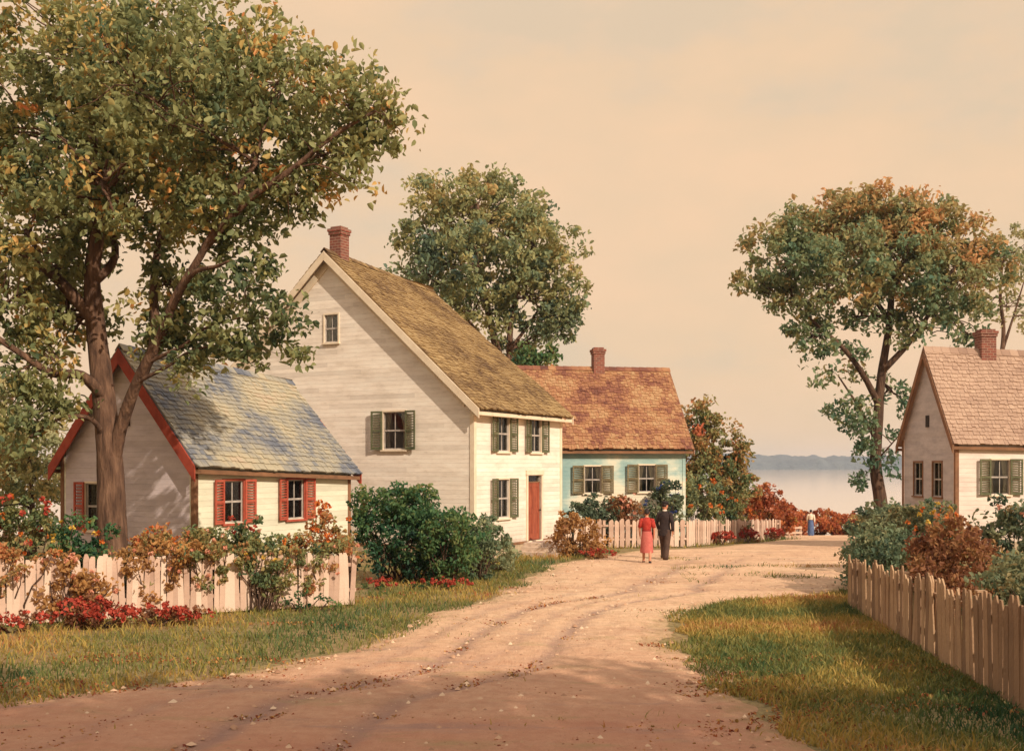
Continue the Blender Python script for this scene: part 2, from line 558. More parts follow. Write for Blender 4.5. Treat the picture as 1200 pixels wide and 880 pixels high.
LEAF['teal'] = tinted('leaf_teal', [(0, C(80, 98, 80)), (0.35, C(114, 126, 96)), (0.65, C(146, 144, 104)), (1, C(170, 138, 92))], 0.65, 0.45)
LEAF['brown'] = tinted('leaf_brown', [(0, C(115, 76, 58)), (0.35, C(155, 103, 70)), (0.65, C(174, 133, 85)), (1, C(197, 147, 88))], 0.65, 0.45)
LEAF['garden'] = tinted('leaf_garden', [(0, C(72, 95, 72)), (0.3, C(120, 133, 88)), (0.55, C(165, 155, 100)), (0.78, C(202, 145, 93)), (1, C(204, 113, 78))], 0.65, 0.45)
LEAF['rust'] = tinted('leaf_rust', [(0, C(137, 76, 51)), (0.35, C(187, 103, 67)), (0.65, C(209, 133, 78)), (1, C(166, 142, 76))], 0.65, 0.45)
BL = {}
BL['orange'] = tinted('petal_orange', [(0, C(196, 92, 40)), (1, C(222, 134, 60))], 0.6, 0.3)
BL['red'] = tinted('petal_red', [(0, C(150, 54, 40)), (1, C(192, 84, 64))], 0.7, 0.2)
BL['yellow'] = tinted('petal_yellow', [(0, C(206, 160, 56)), (1, C(228, 190, 90))], 0.6, 0.3)
BL['blue'] = tinted('petal_blue', [(0, C(44, 60, 112)), (1, C(72, 90, 140))], 0.6, 0.3)
BL['pink'] = tinted('petal_pink', [(0, C(206, 132, 104)), (1, C(226, 166, 136))], 0.6, 0.3)


# ------------------------------------------------------------------ setting
def setting():
    ys = sorted(set(list(np.arange(-80, 0, 10)) + list(np.arange(0, 110, 2.0)) + list(np.geomspace(110, 3000, 40)) + TY))
    xs = sorted(set([round(s * v, 3) for s in (-1, 1) for v in list(np.arange(0, 40, 2.0)) + list(np.geomspace(40, 3000, 26))]))
    v = np.array([[x, y, gz(y)] for y in ys for x in xs])
    nx = len(xs)
    f = np.array([[j * nx + i, j * nx + i + 1, (j + 1) * nx + i + 1, (j + 1) * nx + i] for j in range(len(ys) - 1) for i in range(nx - 1)])
    t = NT('ground_turf')
    vec = t.coords()
    r = t.ramp([(0.28, C(92, 86, 54)), (0.42, C(116, 102, 64)), (0.52, C(150, 124, 82)), (0.62, C(138, 98, 72)), (0.75, C(168, 128, 92))])
    t.l.new(t.noise(vec, 0.9, 9, 0.75), r.inputs[0])
    fine = t.ramp([(0.35, C(84, 74, 50)), (0.65, C(170, 150, 104))])
    t.l.new(t.noise(vec, 9, 5, 0.7), fine.inputs[0])
    t.l.new(t.mix(0.5, r.outputs[0], fine.outputs[0]), t.b.inputs['Base Color'])
    t.b.inputs['Roughness'].default_value = 0.95
    t.b.inputs['Specular IOR Level'].default_value = 0.15
    t.l.new(t.bump(t.noise(vec, 12, 6), 0.6, 0.06), t.b.inputs['Normal'])
    g = mesh_np('ground', v, f, None, t.m)
    tag(g, kind='structure')

    # sandy lane: one strip, ragged sides
    LY = [0, 5, 10, 12.7, 15, 16.8, 20.6, 23.5, 26.6, 30.6, 34, 36.8, 38.5, 50, 60, 71, 74]
    LX = [-13, -10.5, -8, -6.2, -3.6, -2.4, -1.6, -0.45, 0.2, 0.94, 2.6, 4.4, 6.6, 12.4, 14.2, 16, 17]
    RY = [0, 10.5, 12.1, 14.3, 17.3, 19.9, 22.3, 24.4, 27, 30, 34, 40, 55, 71, 74]
    RX = [3.2, 2.9, 2.8, 2.7, 2.62, 2.8, 3.9, 7.4, 8.6, 9.6, 12, 16, 21, 27, 28]
    rows = sorted(set([round(float(y), 3) for y in np.arange(0, 26, 0.12)] + [round(float(y), 3) for y in np.arange(26, 74.1, 0.3)] + [36, 50, 71]))
    verts, nc, across = [], 60, []
    for y in rows:
        ra = lambda s: (noise.noise(Vector((s, y * 0.5, 0))) * 0.35 + noise.noise(Vector((s, y * 1.9, 4))) * 0.22 + noise.noise(Vector((s, y * 5, 8))) * 0.09)
        xl, xr = np.interp(y, LY, LX) + ra(3.1), np.interp(y, RY, RX) + ra(11.7)
        for i in range(nc + 1):
            f_ = i / nc
            xx = xl + (xr - xl) * f_
            near = max(0, min(1, (36 - y) / 8))
            c0 = np.interp(y, (0, 12, 20, 34), (.50, .47, .5, .45)) + .03 * noise.noise(Vector((y * .25, 3, 3)))
            half = .72 / max(xr - xl, 1)
            rut = sum(math.exp(-((f_ - c0 - q * half) * (xr - xl) / .17) ** 2) for q in (-1, 1)) * near
            rut2 = sum(math.exp(-((f_ - c0 + .14 - q * half) * (xr - xl) / .14) ** 2) for q in (-1, 1)) * near * .5
            lump = .012 * noise.noise(Vector((xx * 1.8, y * 1.1, 70))) + .006 * noise.noise(Vector((xx * 6, y * 4, 71)))
            edge = min(1, 8 * min(f_, 1 - f_))
            verts.append((xx, y, gz(y) + 0.004 + edge * (0.044 + lump * 1.4 - .034 * rut - .02 * rut2)))
            across.append((min(f_, 1 - f_) * (xr - xl), min(1, rut + rut2)))
    f = np.array([[j * (nc + 1) + i, j * (nc + 1) + i + 1, (j + 1) * (nc + 1) + i + 1, (j + 1) * (nc + 1) + i] for j in range(len(rows) - 1) for i in range(nc)])
    t = NT('sandy_lane')
    vec = t.coords((1.0, 1.0, 1))
    n1 = t.noise(t.coords((0.45, 1.2, 1)), 0.55, 8, 0.65)
    r = t.ramp([(0.3, C(182, 138, 110)), (0.42, C(212, 168, 134)), (0.54, C(228, 186, 148)), (0.72, C(232, 198, 162))])
    t.l.new(n1, r.inputs[0])
    n2 = t.noise(vec, 5, 7, 0.72)
    fine = t.ramp([(0.38, C(176, 130, 100)), (0.62, C(224, 188, 152))])
    t.l.new(n2, fine.inputs[0])
    col = t.mix(0.4, r.outputs[0], fine.outputs[0])
    # reddish ground with the foreground shade's brown painted in, stronger towards the viewer
    sx = t.new('ShaderNodeSeparateXYZ'); t.l.new(vec, sx.inputs[0])
    cl = t.math('MULTIPLY', t.math('SUBTRACT', 19.0, sx.outputs['Y']), 0.09)
    cl = t.math('MULTIPLY', t.math('ADD', t.math('MINIMUM', cl, 0.75), t.math('MULTIPLY', t.math('SUBTRACT', n1, 0.5), 1.6)), 1.0, True)
    col = t.mix(t.math('MULTIPLY', cl, 0.8), col, C(172, 106, 82))
    # packed earth in the ruts, straw and moss where nothing rolls, turf creeping in from the sides
    at = t.new('ShaderNodeAttribute', attribute_name='rut')
    rn = t.math('MULTIPLY', at.outputs['Fac'], t.noise(t.coords((1.5, .4, 1)), 1.5, 4))
    col = t.mix(t.math('MULTIPLY', rn, 1.1, True), col, C(146, 116, 106))
    pn = t.ramp([(0.56, (0, 0, 0, 1)), (0.68, (1, 1, 1, 1))]); t.l.new(t.noise(t.coords((0.5, 1.3, 1)), 1.1, 7, 0.7), pn.inputs[0])
    col = t.mix(t.math('MULTIPLY', pn.outputs[0], 0.5), col, C(158, 140, 96))
    pm = t.ramp([(0.57, (0, 0, 0, 1)), (0.7, (1, 1, 1, 1))]); t.l.new(t.noise(t.coords((0.35, 1.5, 3.3)), 0.9, 7, 0.7), pm.inputs[0])
    col = t.mix(t.math('MULTIPLY', pm.outputs[0], 0.55), col, C(150, 122, 114))
    ed = t.new('ShaderNodeAttribute', attribute_name='edge')
    ef = t.math('SUBTRACT', t.math('ADD', 0.55, t.math('MULTIPLY', t.math('SUBTRACT', t.noise(vec, 3.5, 6, 0.7), 0.5), 2.2)), ed.outputs['Fac'], True)
    col = t.mix(t.math('MULTIPLY', ef, 0.85, True), col, C(150, 130, 86))
    t.l.new(col, t.b.inputs['Base Color'])
    t.b.inputs['Roughness'].default_value = 0.95
    t.b.inputs['Specular IOR Level'].default_value = 0.15
    b1 = t.bump(t.noise(t.coords((1, 0.35, 1)), 1.6, 5), 0.8, 0.14)
    t.l.new(t.bump(t.noise(vec, 22, 6, 0.7), 0.9, 0.04, b1), t.b.inputs['Normal'])
    rd = mesh_np('lane', np.array(verts), f, None, t.m)
    ae = rd.data.attributes.new('edge', 'FLOAT', 'POINT'); ae.data.foreach_set('value', [q[0] for q in across])
    ar = rd.data.attributes.new('rut', 'FLOAT', 'POINT'); ar.data.foreach_set('value', [q[1] for q in across])
    rd.data.polygons.foreach_set('use_smooth', [True] * len(rd.data.polygons))
    tag(rd, kind='structure')

    # lake
    t = NT('lake_water')
    t.b.inputs['Base Color'].default_value = C(214, 196, 182)
    t.b.inputs['Roughness'].default_value = 0.07
    t.b.inputs['IOR'].default_value = 1.33
    vec = t.coords((0.35, 1, 1))
    t.l.new(t.bump(t.noise(vec, 0.35, 4), 0.10, 0.06), t.b.inputs['Normal'])
    X = 2990
    lk = mesh_np('lake', np.array([[-X, 84, -4], [X, 84, -4], [X, 1788, -4], [-X, 1788, -4]], float), np.array([[0, 1, 2, 3]]), None, t.m)
    tag(lk, kind='structure')

    # far shore wood: a rolling canopy, solid and deep
    xs = np.arange(-700, 1700, 7.0); ys = np.arange(1775, 2060, 9.5)
    vs = []
    for j, y in enumerate(ys):
        for i, x in enumerate(xs):
            hgt = 11 + 9 * noise.noise(Vector((x * 0.004, y * 0.004, 2))) + 6 * abs(noise.noise(Vector((x * 0.035, y * 0.035, 5)))) + 4.5 * noise.noise(Vector((x * 0.06, y * 0.06, 1)))
            hgt += (y - 1775) * 0.02
            e = min(1.0, j / 2.0)
            vs.append((x + random.uniform(-2, 2), y + random.uniform(-3, 3), -4.5 + (hgt + 4.5) * e ** 0.6 if j else -5))
    nx = len(xs)
    f = np.array([[j * nx + i, j * nx + i + 1, (j + 1) * nx + i + 1, (j + 1) * nx + i] for j in range(len(ys) - 1) for i in range(nx - 1)])
    wd = mesh_np('far_wood', np.array(vs), f, None, noisy('far_wood_haze_blue', [(0.35, C(58, 74, 84)), (0.65, C(92, 102, 104))], 0.05, bump=0.8, bscale=0.2, bdist=3))  # distance haze put into the blue grey base colour
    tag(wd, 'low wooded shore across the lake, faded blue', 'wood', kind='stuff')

    # the air
    t = NT('air')
    t.n.remove(t.b)
    pv = t.new('ShaderNodeVolumePrincipled')
    pv.inputs['Color'].default_value = (0.86, 0.88, 0.98, 1)
    pv.inputs['Density'].default_value = 0.00024
    pv.inputs['Anisotropy'].default_value = 0.0
    t.l.new(pv.outputs[0], t.out.inputs['Volume'])
    mb = MB(); mb.box(-3150, 3150, -150, 3150, -11, 40)
    hz = mb.build('haze', t.m)
    tag(hz, 'thin summer haze filling the air over lane and lake', 'haze', kind='stuff')
    return LY, LX, RY, RX


LY, LX, RY, RX = setting()


def in_lane(x, y, m=0.0):
    return np.interp(y, LY, LX) + m < x < np.interp(y, RY, RX) - m


# ------------------------------------------------------------------ houses
def wall_piece(bm, o, U, N, width, hmax, holes, cuts, t):
    """outer face of a wall in the plane o + u U + v Z, holes cut out, clipped by half planes, thickened inwards"""
    us = sorted(set([0, width] + [h[0] for h in holes] + [h[1] for h in holes]))
    vs = sorted(set([0, hmax] + [h[2] for h in holes] + [h[3] for h in holes]))
    b = bmesh.new()
    grid = {}
    for i, u in enumerate(us):
        for j, v in enumerate(vs):
            grid[i, j] = b.verts.new(o + U * u + Vector((0, 0, v)))
    for i in range(len(us) - 1):
        for j in range(len(vs) - 1):
            uc, vc = (us[i] + us[i + 1]) / 2, (vs[j] + vs[j + 1]) / 2
            if any(h[0] < uc < h[1] and h[2] < vc < h[3] for h in holes): continue
            b.faces.new([grid[i, j], grid[i + 1, j], grid[i + 1, j + 1], grid[i, j + 1]])
    for co, no in cuts:
        bmesh.ops.bisect_plane(b, geom=b.verts[:] + b.edges[:] + b.faces[:], plane_co=co, plane_no=no, clear_outer=True)
    r = bmesh.ops.extrude_face_region(b, geom=b.faces[:], use_keep_orig=True)
    bmesh.ops.translate(b, verts=[e for e in r['geom'] if isinstance(e, bmesh.types.BMVert)], vec=-N * t)
    bmesh.ops.recalc_face_normals(b, faces=b.faces[:])
    me = bpy.data.meshes.new('tmp'); b.to_mesh(me); b.free()
    bm.from_mesh(me); bpy.data.meshes.remove(me)


def shingles(mb, Rf, Lx, Ls, w, ex, seed, rag=0.03, var=.15):
    """Rf(s, q, h): point at s along the eave (m), q up the slope (m), h above the deck"""
    rnd = random.Random(seed)
    rows = int(Ls / ex) + 1
    for i in range(rows):
        s = -rnd.random() * w
        q0 = i * ex
        rowt = rnd.uniform(-0.12, 0.12)
        while s < Lx:
            ww = w * rnd.uniform(0.7, 1.35)
            a, b_ = max(s, 0) + 0.004, min(s + ww, Lx) - 0.004
            s += ww
            if b_ - a < 0.03: continue
            qa = max(q0 + rnd.uniform(-rag, rag) - (0.0 if i else 0.05), -0.08)
            qb = min(q0 + ex * 1.55, Ls)
            if qb - qa < 0.05: continue
            th = 0.03 + rnd.uniform(0, 0.022)
            sk = rnd.uniform(-0.012, 0.012)
            mb.tint = min(1, max(0, 0.5 + rowt * var * 6 + rnd.gauss(0, var)))
            n = mb.add([Rf(a, qa, th), Rf(b_, qa + sk, th), Rf(b_, qb, 0.008), Rf(a, qb, 0.008), Rf(a, qa, 0.0), Rf(b_, qa + sk, 0.0)])
            mb.quad(n, n + 1, n + 2, n + 3)
            mb.quad(n + 4, n + 5, n + 1, n)
            mb.quad(n + 4, n, n + 3)
            mb.quad(n + 1, n + 5, n + 2)
    mb.tint = 0.3


class House:
    def __init__(s, name, label, A, ang, L, W, e, r, wallm, rood, cat='house', group=None, oh=0.35, rk=0.25, wall_t=0.16, frontm=None, lean=0.0):
        s.t = thing(name, label, cat, A, ang, group)
        s.L, s.W, s.e, s.r, s.oh, s.rk, s.wt, s.wallm, s.roofm = L, W, e, r, oh, rk, wall_t, wallm, rood
        s.frontm = frontm or wallm
        s.holes = {'front': [], 'gable': [], 'back': [], 'far': []}

    def wall_frame(s, side):
        L, W = s.L, s.W
        return {'front': (Vector((0, 0, 0)), Vector((1, 0, 0)), Vector((0, -1, 0)), L),
                'gable': (Vector((0, W, 0)), Vector((0, -1, 0)), Vector((-1, 0, 0)), W),
                'back': (Vector((L, W, 0)), Vector((-1, 0, 0)), Vector((0, 1, 0)), L),
                'far': (Vector((L, 0, 0)), Vector((0, 1, 0)), Vector((1, 0, 0)), W)}[side]

    def eave(s, x): return s.e[0] + (s.e[1] - s.e[0]) * x / s.L
    def ridge(s, x): return s.r[0] + (s.r[1] - s.r[0]) * x / s.L

    def walls(s):
        t = s.wt
        for side in ('front', 'gable', 'back', 'far'):
            o, U, N, w = s.wall_frame(side)
            m = s.frontm if side in ('front', 'back') else s.wallm
            bm = bmesh.new()
            holes = s.holes[side]
            if side in ('front', 'back'):
                yy = 0 if side == 'front' else s.W
                a = Vector((0, yy, s.eave(0))); b = Vector((s.L, yy, s.eave(s.L)))
                d = (b - a).normalized(); no = Vector((-d.z, 0, d.x))
                oo = o - Vector((0, 0, 0.15))
                hs = [(h[0], h[1], h[2] + .15, h[3] + .15) for h in holes]
                wall_piece(bm, oo, U, N, w, max(s.e) + 1, hs, [(a, no)], t)
            else:
                xx = 0 if side == 'gable' else s.L
                e, r = s.eave(xx), s.ridge(xx)
                cuts = []
                for sg in (1, -1):
                    d = Vector((0, sg * s.W / 2, r - e)).normalized()
                    no = Vector((0, -sg * d.z, abs(d.y)))
                    cuts.append((Vector((xx, s.W / 2, r - 0.01)), no))
                oo = o + U * t - Vector((0, 0, 0.15))
                hs = [(h[0] - t, h[1] - t, h[2] + .15, h[3] + .15) for h in holes]
                wall_piece(bm, oo, U, N, w - 2 * t, r + 1, hs, cuts, t)
            me = bpy.data.meshes.new('wall'); bm.to_mesh(me); bm.free()
            me.materials.append(M[m])
            link('wall', me, s.t)

    def roof(s, w=0.2, ex=0.22, trim='trim', board=0.16, rag=0.03, seed=1, var=.15):
        L, W, oh, rk = s.L, s.W, s.oh, s.rk
        mb = MB(); mb.tint = 0.3
        Lx = L + 2 * rk
        for side in (0, 1):
            def Rf(a, q, h, side=side):
                x = a - rk
                e, r = s.eave(x), s.ridge(x)
                sl = math.atan2(r - e, W / 2)
                full = (W / 2) / math.cos(sl) + oh
                q = q - oh
                y = q * math.cos(sl) - h * math.sin(sl)
                z = e + 0.03 + q * math.sin(sl) + h * math.cos(sl)
                z += 0.05 * noise.noise(Vector((a * 0.5 + seed, q * 0.5, side)))
                return Vector((x, y if side == 0 else W - y, z))
            e, r = s.eave(L / 2), s.ridge(L / 2)
            Ls = math.hypot(W / 2, r - e) + oh
            # deck
            na, nq = 8, 8
            idx = {}
            for i in range(na + 1):
                for j in range(nq + 1):
                    x = i / na * Lx - rk
                    Lq = math.hypot(W / 2, s.ridge(x) - s.eave(x)) + oh
                    idx[i, j] = mb.add([Rf(i / na * Lx, j / nq * Lq, 0.0), Rf(i / na * Lx, j / nq * Lq, -0.07)])
            for i in range(na):
                for j in range(nq):
                    a, b, c, d = idx[i, j], idx[i + 1, j], idx[i + 1, j + 1], idx[i, j + 1]
                    mb.quad(a, b, c, d); mb.quad(a + 1, d + 1, c + 1, b + 1)
            for i in range(na):
                a, b = idx[i, 0], idx[i + 1, 0]; mb.quad(a + 1, b + 1, b, a)
            for j in range(nq):
                a, b = idx[0, j], idx[0, j + 1]; mb.quad(a, b, b + 1, a + 1)
                a, b = idx[na, j], idx[na, j + 1]; mb.quad(a, a + 1, b + 1, b)
            shingles(mb, Rf, Lx, Ls + 0.02, w, ex, seed * 10 + side, rag, var)
        # ridge cap
        n = int(Lx / 0.3)
        for i in range(n):
            x0, x1 = -rk + Lx * i / n, -rk + Lx * (i + 1) / n + 0.03
            mb.tint = random.uniform(0.1, 0.6)
            for sg in (1, -1):
                z0, z1 = s.ridge(x0) + 0.10, s.ridge(x1) + 0.085
                k = (s.ridge(x0) - s.eave(x0)) / (W / 2)
                dy = 0.14
                mb.hexa([Vector((x0, W / 2 + sg * dy, z0 - dy * k)), Vector((x1, W / 2 + sg * dy, z1 - dy * k)), Vector((x1, W / 2, z1)), Vector((x0, W / 2, z0)),
                         Vector((x0, W / 2 + sg * dy, z0 - dy * k + .03)), Vector((x1, W / 2 + sg * dy, z1 - dy * k + .03)), Vector((x1, W / 2, z1 + .03)), Vector((x0, W / 2, z0 + .03))])
        ro = mb.build('roof', M[s.roofm], s.t)
        # rake boards on both gables, fascia under the eaves
        for x, sx in ((-rk - 0.035, -1), (L + rk, 1)):
            for sg in (0, 1):
                e, r = s.eave(0 if sx < 0 else L), s.ridge(0 if sx < 0 else L)
                sl = math.atan2(r - e, W / 2)
                y0, z0 = -oh * math.cos(sl), e - oh * math.sin(sl) + 0.01
                y1, z1 = W / 2 + 0.01, r + 0.02
                if sg: y0, y1 = W - y0, W - y1
                rb = MB()
                rb.beam((x, y0, z0), (x, y1, z1), (0.035, 0, 0), (0, 0, -board / math.cos(sl)))
                rb.build('rake_board', M[trim], ro)
        for sg in (0, 1):
            fb = MB()
            e0, e1 = s.eave(0), s.eave(L)
            sl = math.atan2(s.ridge(0) - e0, W / 2)
            y = -oh * math.cos(sl) + 0.02 if sg == 0 else W + oh * math.cos(sl) - 0.05
            dz = -oh * math.sin(sl) - 0.06
            fb.beam((-rk + .01, y, e0 + dz), (L + rk - .01, y, e1 + dz), (0, 0.03, 0), (0, 0, -0.10))
            # soffit
            ya, yb = (y + .03, -0.005) if sg == 0 else (W + 0.005, y)
            fb.beam((-rk + .01, ya, e0 + dz - .10), (L + rk - .01, ya, e1 + dz - .10), (0, yb - ya, 0), (0, 0, 0.02))
            fb.build('fascia', M['brown_trim'] if trim != 'trim' else M['trim'], ro)
        return ro

    def corners(s, m='trim', w=0.11):
        for (x, y, sx, sy) in ((0, 0, 1, 1), (s.L, 0, -1, 1), (0, s.W, 1, -1), (s.L, s.W, -1, -1)):
            mb = MB()
            top = s.eave(x) - 0.02
            xo, yo = x - sx * 0.02, y - sy * 0.02
            xs, ys = sorted((xo, xo + sx * w)), sorted((yo, yo + sy * w))
            mb.box(xs[0], xs[1], ys[0], ys[1], -0.1, top)
            mb.build('corner_board', M[m], s.t)

    def window(s, side, u, v, w, h, nx=2, ny=1, shutter=None, sw=None, trim='trim', curtain=True, open_a=(0.12, 0.10)):
        """u: centre along the wall, v: sill height"""
        o, U, N, width = s.wall_frame(side)
        s.holes[side].append((u - w / 2, u + w / 2, v, v + h))
        T = lambda a, b, c: o + U * (u + a) + Vector((0, 0, v + b)) + N * c
        fr = MB()
        fw = 0.05
        for (a0, a1, b0, b1) in ((-w / 2 - fw, -w / 2, -0.02, h + fw), (w / 2, w / 2 + fw, -0.02, h + fw), (-w / 2, w / 2, h, h + fw)):
            fr.box(a0, a1, b0, b1, -0.05, 0.028, T)
        fr.box(-w / 2 - fw - 0.03, w / 2 + fw + 0.03, -0.07, -0.02, -0.05, 0.07, T)       # sill
        fo = fr.build('window', M[trim], s.t)
        fr = MB()
        sash = 0.03
        for (a0, a1, b0, b1) in ((-w / 2, -w / 2 + sash, 0, h), (w / 2 - sash, w / 2, 0, h), (-w / 2 + sash, w / 2 - sash, 0, sash), (-w / 2 + sash, w / 2 - sash, h - sash, h),
                                 (-w / 2 + sash, w / 2 - sash, h / 2 - .025, h / 2 + .025)):
            fr.box(a0, a1, b0, b1, -0.075, -0.03, T)
        for i in range(1, nx):
            a = -w / 2 + w * i / nx
            fr.box(a - .012, a + .012, sash, h - sash, -0.066, -0.04, T)
        for j in range(1, ny * 2):
            if j == ny: continue
            b = h * j / (ny * 2)
            fr.box(-w / 2 + sash, w / 2 - sash, b - .011, b + .011, -0.064, -0.042, T)
        fr.build('sash', M['sash'], fo)
        pn = MB(); pn.box(-w / 2 + sash, w / 2 - sash, sash, h - sash, -0.056, -0.052, T); pn.build('pane', M['glass'], fo)
        if curtain:
            for sg in (-1, 1):
                cu = MB()
                wd = w * random.uniform(0.24, 0.36)
                k = 7
                ids = []
                for i in range(k + 1):
                    a = sg * (w / 2 - 0.01) - sg * wd * i / k
                    c = -0.14 + 0.02 * math.sin(i * 2.1)
                    a2 = sg * (w / 2 - 0.01) - sg * wd * i / k * 0.55
                    ids.append(cu.add([T(a, h - 0.03, c), T(a2, h * 0.42, c), T(sg * (w / 2 - 0.01) - sg * wd * i / k * 0.7, 0.02, c)]))
                for i in range(k):
                    for q in (0, 1):
                        cu.quad(ids[i] + q, ids[i + 1] + q, ids[i + 1] + q + 1, ids[i] + q + 1)
                cu.build('curtain', M['curtain'], fo, True)
        if shutter:
            sw_ = sw or w / 2
            for sg, oa in ((-1, open_a[0]), (1, open_a[1])):
                sh = MB()
                def TS(a, b, c, sg=sg, oa=oa):
                    aa = a * math.cos(oa) ; cc = a * math.sin(oa) + c
                    return T(sg * (w / 2 + 0.02 + aa), b, 0.032 + cc)
                b0, b1 = -0.02, h + 0.03
                sh.box(0, 0.05, b0, b1, 0, 0.035, TS); sh.box(sw_ - 0.05, sw_, b0, b1, 0, 0.035, TS)
                for q in (b0, (b0 + b1) / 2 - .03, b1 - 0.06):
                    sh.box(0.05, sw_ - 0.05, q, q + 0.06, 0, 0.033, TS)
                n = 14
                for i in range(n):
                    q = b0 + 0.06 + (b1 - b0 - 0.12) * i / n
                    sh.hexa([TS(.05, q, .004), TS(sw_ - .05, q, .004), TS(sw_ - .05, q + .006, .030), TS(.05, q + .006, .030),
                             TS(.05, q + .03, .002), TS(sw_ - .05, q + .03, .002), TS(sw_ - .05, q + .012, .031), TS(.05, q + .012, .031)])
                sh.build('shutter', M[shutter], fo)
        return fo

    def chimney(s, ro, x, y, w, d, z0, z1):
        mb = MB()
        mb.box(x - w / 2, x + w / 2, y - d / 2, y + d / 2, z0, z1 - 0.26)
        mb.box(x - w / 2 - .03, x + w / 2 + .03, y - d / 2 - .03, y + d / 2 + .03, z1 - 0.26, z1 - 0.16)
        mb.box(x - w / 2 - .055, x + w / 2 + .055, y - d / 2 - .055, y + d / 2 + .055, z1 - 0.16, z1 - 0.07)
        mb.box(x - w / 2 + .02, x + w / 2 - .02, y - d / 2 + .02, y + d / 2 - .02, z1 - 0.07, z1)
        c = mb.build('chimney', M['brick'], ro)
        return c

    def door(s, side, u, v, w, h):
        o, U, N, width = s.wall_frame(side)
        s.holes[side].append((u - w / 2, u + w / 2, v, v + h))
        T = lambda a, b, c: o + U * (u + a) + Vector((0, 0, v + b)) + N * c
        fr = MB()
        for q in ((-w / 2 - .1, -w / 2, 0, h + .02), (w / 2, w / 2 + .1, 0, h + .02)):
            fr.box(*q, -0.1, 0.035, T)
        fr.box(-w / 2 - .13, w / 2 + .13, h + .02, h + .17, -0.1, 0.06, T)
        fr.box(-w / 2, w / 2, h - .0, h + .02, -0.1, 0.03, T)
        fr.box(-w / 2, w / 2, -0.04, 0.0, -0.12, 0.07, T)
        fr.build('door_frame', M['trim'], s.t)
        dm = MB()
        dm.box(-w / 2 + .01, w / 2 - .01, 0.01, h - .22, -0.10, -0.06, T)
        for (a0, a1) in ((-w / 2 + .01, -w / 2 + .11), (-.05, .05), (w / 2 - .11, w / 2 - .01)):
            dm.box(a0, a1, 0.01, h - .22, -0.06, -0.045, T)
        for (b0, b1) in ((0.01, .2), (.85, 1.0), (h - .36, h - .22)):
            for (a0, a1) in ((-w / 2 + .11, -.05), (.05, w / 2 - .11)):
                dm.box(a0, a1, b0, b1, -0.06, -0.047, T)
        dd = dm.build('door', M['door'], s.t)
        hm = MB(); hm.tube([T(w / 2 - .07, .95, -.045), T(w / 2 - .07, .95, .0)], [.012, .012], 8); hm.ellip(T(w / 2 - .07, .95, .015), .03, .03, .03, 10, 6)
        hm.build('door_handle', M['metal'], dd, True)
        tm = MB(); tm.box(-w / 2 + .01, w / 2 - .01, h - .2, h - .0, -0.08, -0.07, T); tm.build('transom', M['glass'], s.t)
        bar = MB(); bar.box(-w / 2, w / 2, h - .225, h - .19, -0.1, -0.03, T); bar.build('transom_bar', M['brown_trim'], s.t)


def farmhouse():
    A = Vector((-1.1, 32.0, 0)); ang = math.atan2(.876, .482)
    h = House('farmhouse', 'tall white clapboard house with mossy ochre roof and rust red door at centre', A, ang, 5.7, 10.54, (4.68, 4.66), (9.4, 9.0), 'white_board', 'moss_roof',
              group='houses along the lane', oh=0.42, rk=0.22)
    # front: windows and door
    h.window('front', 1.72, 1.22, .72, 1.15, shutter='green_shutter', sw=.42)
    h.window('front', 1.72, 3.22, .72, 1.05, shutter='green_shutter', sw=.40)
    h.window('front', 3.85, 3.22, .72, 1.05, shutter='green_shutter', sw=.40)
    h.door('front', 3.75, 0.42, .92, 2.05)
    # gable: u runs from the far left corner to the near corner A
    h.window('gable', h.W - 2.78, 3.28, .80, 1.12, shutter='green_shutter', sw=.38)
    h.window('gable', h.W - 5.15, 6.62, .52, .85, nx=2, ny=1, curtain=True)
    h.window('gable', h.W - 7.6, 3.28, .80, 1.12, shutter='green_shutter', sw=.38)
    h.walls()
    ro = h.roof(0.13, 0.155, 'trim', .2, .05, 3, .09)
    # second white board under the rake and brown soffit line
    for sg in (0, 1):
        mb = MB()
        sl = math.atan2(h.r[0] - h.e[0], h.W / 2)
        y0, z0, y1, z1 = 0.3, h.e[0] + .1 - .0, h.W / 2, h.r[0] - .17
        if sg: y0, y1 = h.W - y0, h.W - y1
        mb.beam((-.03, y0, z0), (-.03, y1, z1), (0.035, 0, 0), (0, 0, -.22 / math.cos(sl)))
        mb.build('frieze_board', M['trim'], h.t)
    h.corners('trim', .14)
    h.chimney(ro, 0.55, h.W / 2, .42, .44, 8.6, 10.3)
    f = MB()
    f.box(-.03, h.L + .03, -.035, .0, -.1, .36); f.box(-.035, 0, .002, h.W, -.1, .36)
    f.build('foundation', M['foundation'], h.t)
    wt = MB()
    wt.box(-.05, 3.75 - .62, -.06, -.0, .361, .43); wt.box(3.75 + .62, h.L + .04, -.06, 0, .361, .43); wt.box(-.06, 0, .002, h.W, .361, .43)
    wt.build('water_table', M['brown_trim'], h.t)
    for i, (d, z) in enumerate(((1.35, .13), (1.0, .27), (.66, .39))):
        st = MB()
        n = 6
        x0, x1 = 3.75 - 1.1 + i * .14, 3.75 + 1.25 - i * .16
        for k in range(n):
            a, b = x0 + (x1 - x0) * k / n, x0 + (x1 - x0) * (k + 1) / n
            j0, j1 = .05 * noise.noise(Vector((k * 1.3, i * 5, 0))), .05 * noise.noise(Vector(((k + 1) * 1.3, i * 5, 0)))
            st.hexa([(a, -d + j0, -.1), (b, -d + j1, -.1), (b, -.04, -.1), (a, -.04, -.1), (a, -d + .02 + j0, z + j0 * .3), (b, -d + .02 + j1, z + j1 * .3), (b, -.04, z), (a, -.04, z)])
        st.build('step', M['stone'], h.t)
    return h


